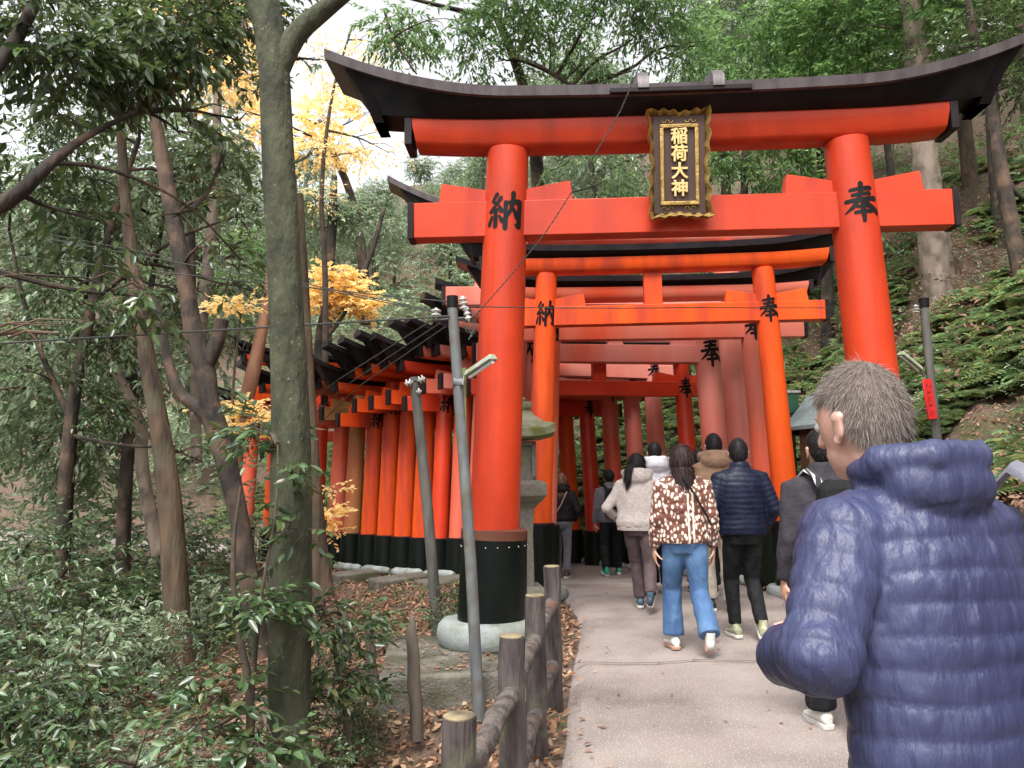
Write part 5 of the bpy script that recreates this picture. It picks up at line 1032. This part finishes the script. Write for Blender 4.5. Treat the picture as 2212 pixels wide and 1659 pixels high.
M_blk = cloth('black_cloth', (.008, .008, .009), (.014, .014, .016), .8); M_blkp = cloth('black_padded', (.010, .009, .011), (.018, .017, .02), .6)
M_beige = cloth('fleece_beige', (.50, .44, .41), (.40, .345, .32), .95, .8, 40); M_whitej = cloth('white_shell', (.60, .58, .62), (.50, .48, .53), .5, .2, 8)
M_brownj = cloth('brown_canvas', (.21, .125, .075), (.16, .09, .055), .8); M_khaki = cloth('khaki', (.30, .25, .20)); M_mauve = cloth('mauve_brown', (.085, .06, .062), (.065, .045, .047))
M_greyk = cloth('charcoal_knit', (.045, .040, .047), (.03, .028, .034), .9); M_leg = cloth('grey_leggings', (.13, .135, .16), (.10, .10, .125)); M_grey = cloth('mid_grey', (.11, .11, .13))
M_jean = mat('blue_denim', (.035, .085, .19), (.06, .13, .26), 5, .85, .35, 90, c3=(.09, .18, .32), c3scale=3, stretch=(1, 1, .4))
def fawn():
    m = cloth('fawn_spot_print', (.14, .048, .030), (.10, .034, .022), .5, .2, 6); n = m.node_tree; L = n.links.new; b = n.nodes['Principled BSDF']; src = b.inputs['Base Color'].links[0].from_socket; tc = [q for q in n.nodes if q.type == 'TEX_COORD'][0]
    mp = n.nodes.new('ShaderNodeMapping'); mp.inputs['Scale'].default_value = (1, 1, .62); L(tc.outputs['Object'], mp.inputs[0]); v = n.nodes.new('ShaderNodeTexVoronoi'); v.inputs['Scale'].default_value = 36; v.inputs['Randomness'].default_value = .95; L(mp.outputs[0], v.inputs[0])
    r = n.nodes.new('ShaderNodeMapRange'); r.inputs[1].default_value = .30; r.inputs[2].default_value = .48; r.inputs[3].default_value = 1; r.inputs[4].default_value = 0; L(v.outputs['Distance'], r.inputs[0])
    sx = n.nodes.new('ShaderNodeSeparateXYZ'); L(tc.outputs['Object'], sx.inputs[0]); fac = r.outputs[0]
    for c in (.012, .052):
        s = n.nodes.new('ShaderNodeMath'); s.operation = 'SUBTRACT'; s.inputs[1].default_value = c; L(sx.outputs[0], s.inputs[0]); a = n.nodes.new('ShaderNodeMath'); a.operation = 'ABSOLUTE'; L(s.outputs[0], a.inputs[0]); l_ = n.nodes.new('ShaderNodeMath'); l_.operation = 'LESS_THAN'; l_.inputs[1].default_value = .008; L(a.outputs[0], l_.inputs[0]); x_ = n.nodes.new('ShaderNodeMath'); x_.operation = 'MAXIMUM'; L(fac, x_.inputs[0]); L(l_.outputs[0], x_.inputs[1]); fac = x_.outputs[0]
    mx = n.nodes.new('ShaderNodeMix'); mx.data_type = 'RGBA'; L(fac, mx.inputs[0]); L(src, mx.inputs[6]); mx.inputs[7].default_value = (.72, .60, .50, 1); L(mx.outputs[2], b.inputs['Base Color']); return m
def shoem(n, c, c2=None): return mat(n, c, c2, 12, .6, .1)
SH_w = shoem('shoe_white', (.62, .60, .56), (.52, .50, .46)); SH_o = shoem('shoe_olive', (.22, .23, .13), (.45, .44, .34)); SH_b = shoem('shoe_blue_grey', (.05, .11, .16), (.03, .04, .06)); SH_k = shoem('shoe_black', (.012, .012, .014)); SH_g = shoem('shoe_green', (.03, .28, .20)); SH_br = shoem('boot_brown', (.07, .03, .03))
X = lambda px, Y: (px-1106)/FPX*Y
# foreground man
PA, IA = person('tall grey-haired man in a navy quilted down jacket with collapsed hood, closest to the camera', .88, 1.64, 1.84, yaw=.36, topm=M_foreg, bot=M_blk, shoe=SH_k, hairmat_=H_grey, skinm=S_a, lean=.06, headfwd=.10, headtilt=.12, headyaw=.10, arms=('elbow', 'hang'),
    build=1.05, hem=.74, hood=.86, q=(.056, .0060, .0040), vox=.0075, fine=True, hairn=16000, z=-.22, wide=1.04, hunch=.0)
# walker hidden behind him
PB, IB = person('young man in charcoal sweater with a strapped bag, half hidden behind the foreground man', X(1778, 4.4), 4.42, 1.66, lf=(-.03, .18, 0, 0), rf=(.10, -.14, .03, -.3), top='sweater', topm=M_greyk, bot=M_blk, shoe=SH_w, lean=.03, arms=('hang', 'hang'))
backpack(PB, 'dark backpack with pale striped strap on the man in the charcoal sweater', M_blk, strapm=mat('striped_strap', (.02, .02, .02), (.5, .5, .5), 3, .8, stretch=(18, 1, .1), detail=0, lohi=(.48, .52)))
PC, IC = person('woman with long dark hair in brown fawn-spotted puffer jacket and wide blue jeans', X(1468, 6.35), 6.35, 1.61, lf=(-.10, .10, 0, 0), rf=(.115, -.30, .07, -1.0), topm=fawn(), bot=M_jean, shoe=SH_w, sole=M_gum, hair='long', hairmat_=H_brown, skinm=S_b, lean=.01, arms=('hang', 'hang'), q=(.085, .013, .002),
    cuff=.088, wide=1.14, hem=.88, fine=True, tk=1.08, hairn=3500)
PD, ID = person('young man in dark navy quilted jacket and slim black trousers walking beside the spotted jacket', X(1592, 6.75), 6.75, 1.67, lf=(-.07, .10, 0, 0), rf=(.10, -.12, .05, -.55), topm=M_ink, bot=M_blk, shoe=SH_o, hair='short', lean=.0, arms=('pocket', 'pocket'), q=(.045, .007, .001), cuff=.052, wide=1.06, hem=.88, headyaw=-.2, tk=.95, hairn=2600)
PE, IE = person('man in brown hooded jacket and khaki trousers, ahead of the navy jacket', X(1540, 8.1), 8.1, 1.79, lf=(-.08, .08, 0, 0), rf=(.09, -.10, 0, -.2), topm=M_brownj, bot=M_khaki, shoe=SH_k, lean=.02, hood=1.1, arms=('hang', 'hang'), wide=1.05, cuff=.075)
PF, IF = person('black-haired person in black, only the head showing left of the brown hood', X(1507, 9.4), 9.4, 1.68, topm=M_blk, bot=M_blk, shoe=SH_k, arms=('hang', 'hang'))
PG, IG = person('woman with tied black hair in fluffy beige hooded jacket and mauve brown trousers', X(1372, 8.3), 8.3, 1.60, yaw=-.25, lf=(-.02, .14, 0, 0), rf=(.13, -.30, .10, -.9), topm=M_beige, bot=M_mauve, shoe=SH_b, hair='tail', lean=.03, hood=1.15, arms=('wide', 'pocket'), wide=1.2, hem=.90, cuff=.062, rib=M_beige, hairn=2200, build=1.05, headyaw=-.2)
PH, IH = person('person in shiny white hooded puffer coat walking ahead of the beige jacket', X(1412, 9.4), 9.4, 1.77, topm=M_whitej, bot=M_ink, shoe=SH_k, hood=1.2, q=(.11, .014, .002), arms=('hang', 'hang'), wide=1.0, lf=(-.06, .1, 0, 0), rf=(.08, -.12, .02, -.3))
PI_, II = person('man in dark cap and grey top with a black backpack and green shoes, far ahead', X(1312, 12.4), 12.4, 1.62, yaw=.15, lf=(-.12, -.12, .02, -.2), rf=(.16, .16, 0, 0), topm=M_grey, bot=M_blk, shoe=SH_g, beanie=M_blk, arms=('hang', 'pocket'), cuff=.065)
backpack(PI_, 'black backpack on the man in the dark cap far ahead', M_blk)
PJ, IJ = person('woman with loose auburn hair, black padded jacket and grey leggings by the lantern', X(1208, 12.2), 12.2, 1.56, yaw=-.2, topm=M_blkp, bot=M_leg, shoe=SH_br, hair='mid', hairmat_=H_blond, arms=('pocket', 'pocket'), hood=1.0, hem=.92, cuff=.055, wide=1.0, tk=.92, q=(.09, .008, .002))
e = empty('shoulder_bag', PJ.location, -.2); e.scale = PJ.scale; tag(e, 'small pale pink shoulder bag at the hip of the auburn-haired woman', 'bag'); M_pink = cloth('pink_leather', (.50, .30, .27), rough=.5)
b = MB().box((-.17, -.17, .93), (.20, .08, .17)).bevel('bag_body', M_pink, e, .02, 3); t = MB(); t.tube([(-.10, -.175, 1.02), (.02, -.17, 1.2), (.10, -.13, 1.38), (.12, 0, 1.46), (.06, .12, 1.40)], .011, 8); t.build('strap', M_pink, e)
# grey bag hanging from the foreground man's right shoulder
e = empty('shoulder_bag', PA.location, .36); e.scale = PA.scale; tag(e, 'grey bag with black trim hanging from the right shoulder of the foreground man', 'bag')
M_bag = cloth('bag_grey', (.15, .15, .18), (.11, .11, .14), .6)
b = MB(); b.rings([(.36, -.20, .93, .10, .05), (.37, -.21, .97, .13, .075), (.37, -.20, 1.12, .14, .08), (.35, -.17, 1.25, .11, .06), (.33, -.14, 1.30, .05, .03)], 24, pw=.7); me = fuse(b, .008, 3); drape(me, .006, 12, 3); bo = link('bag_body', me, M_bag, e)
t = MB(); t.tube([(.30, -.16, 1.26), (.22, -.16, 1.40), (.19, -.02, 1.49), (.22, .1, 1.40), (.27, .14, 1.2)], .024, 8, ell=.4); t.build('strap', M_bag, e)
t = MB(); t.tube([(.26+.13*(0), -.285, 1.18), (.33, -.295, 1.2), (.40, -.29, 1.18), (.42, -.29, 1.1), (.40, -.295, 1.02), (.33, -.30, 1.0), (.26, -.29, 1.03), (.25, -.285, 1.1), (.26, -.285, 1.18)], .009, 6); t.build('trim', M_blk, bo)
# strap across the spotted jacket
e = empty('crossbody_strap', PC.location, 0); e.scale = PC.scale; tag(e, 'thin black bag strap crossing the back of the spotted jacket', 'strap')
t = MB(); t.tube([(-.02, -.135, 1.44), (.06, -.168, 1.30), (.14, -.168, 1.15), (.20, -.14, 1.04)], .010, 8, ell=.4); t.build('band', M_blk, e)
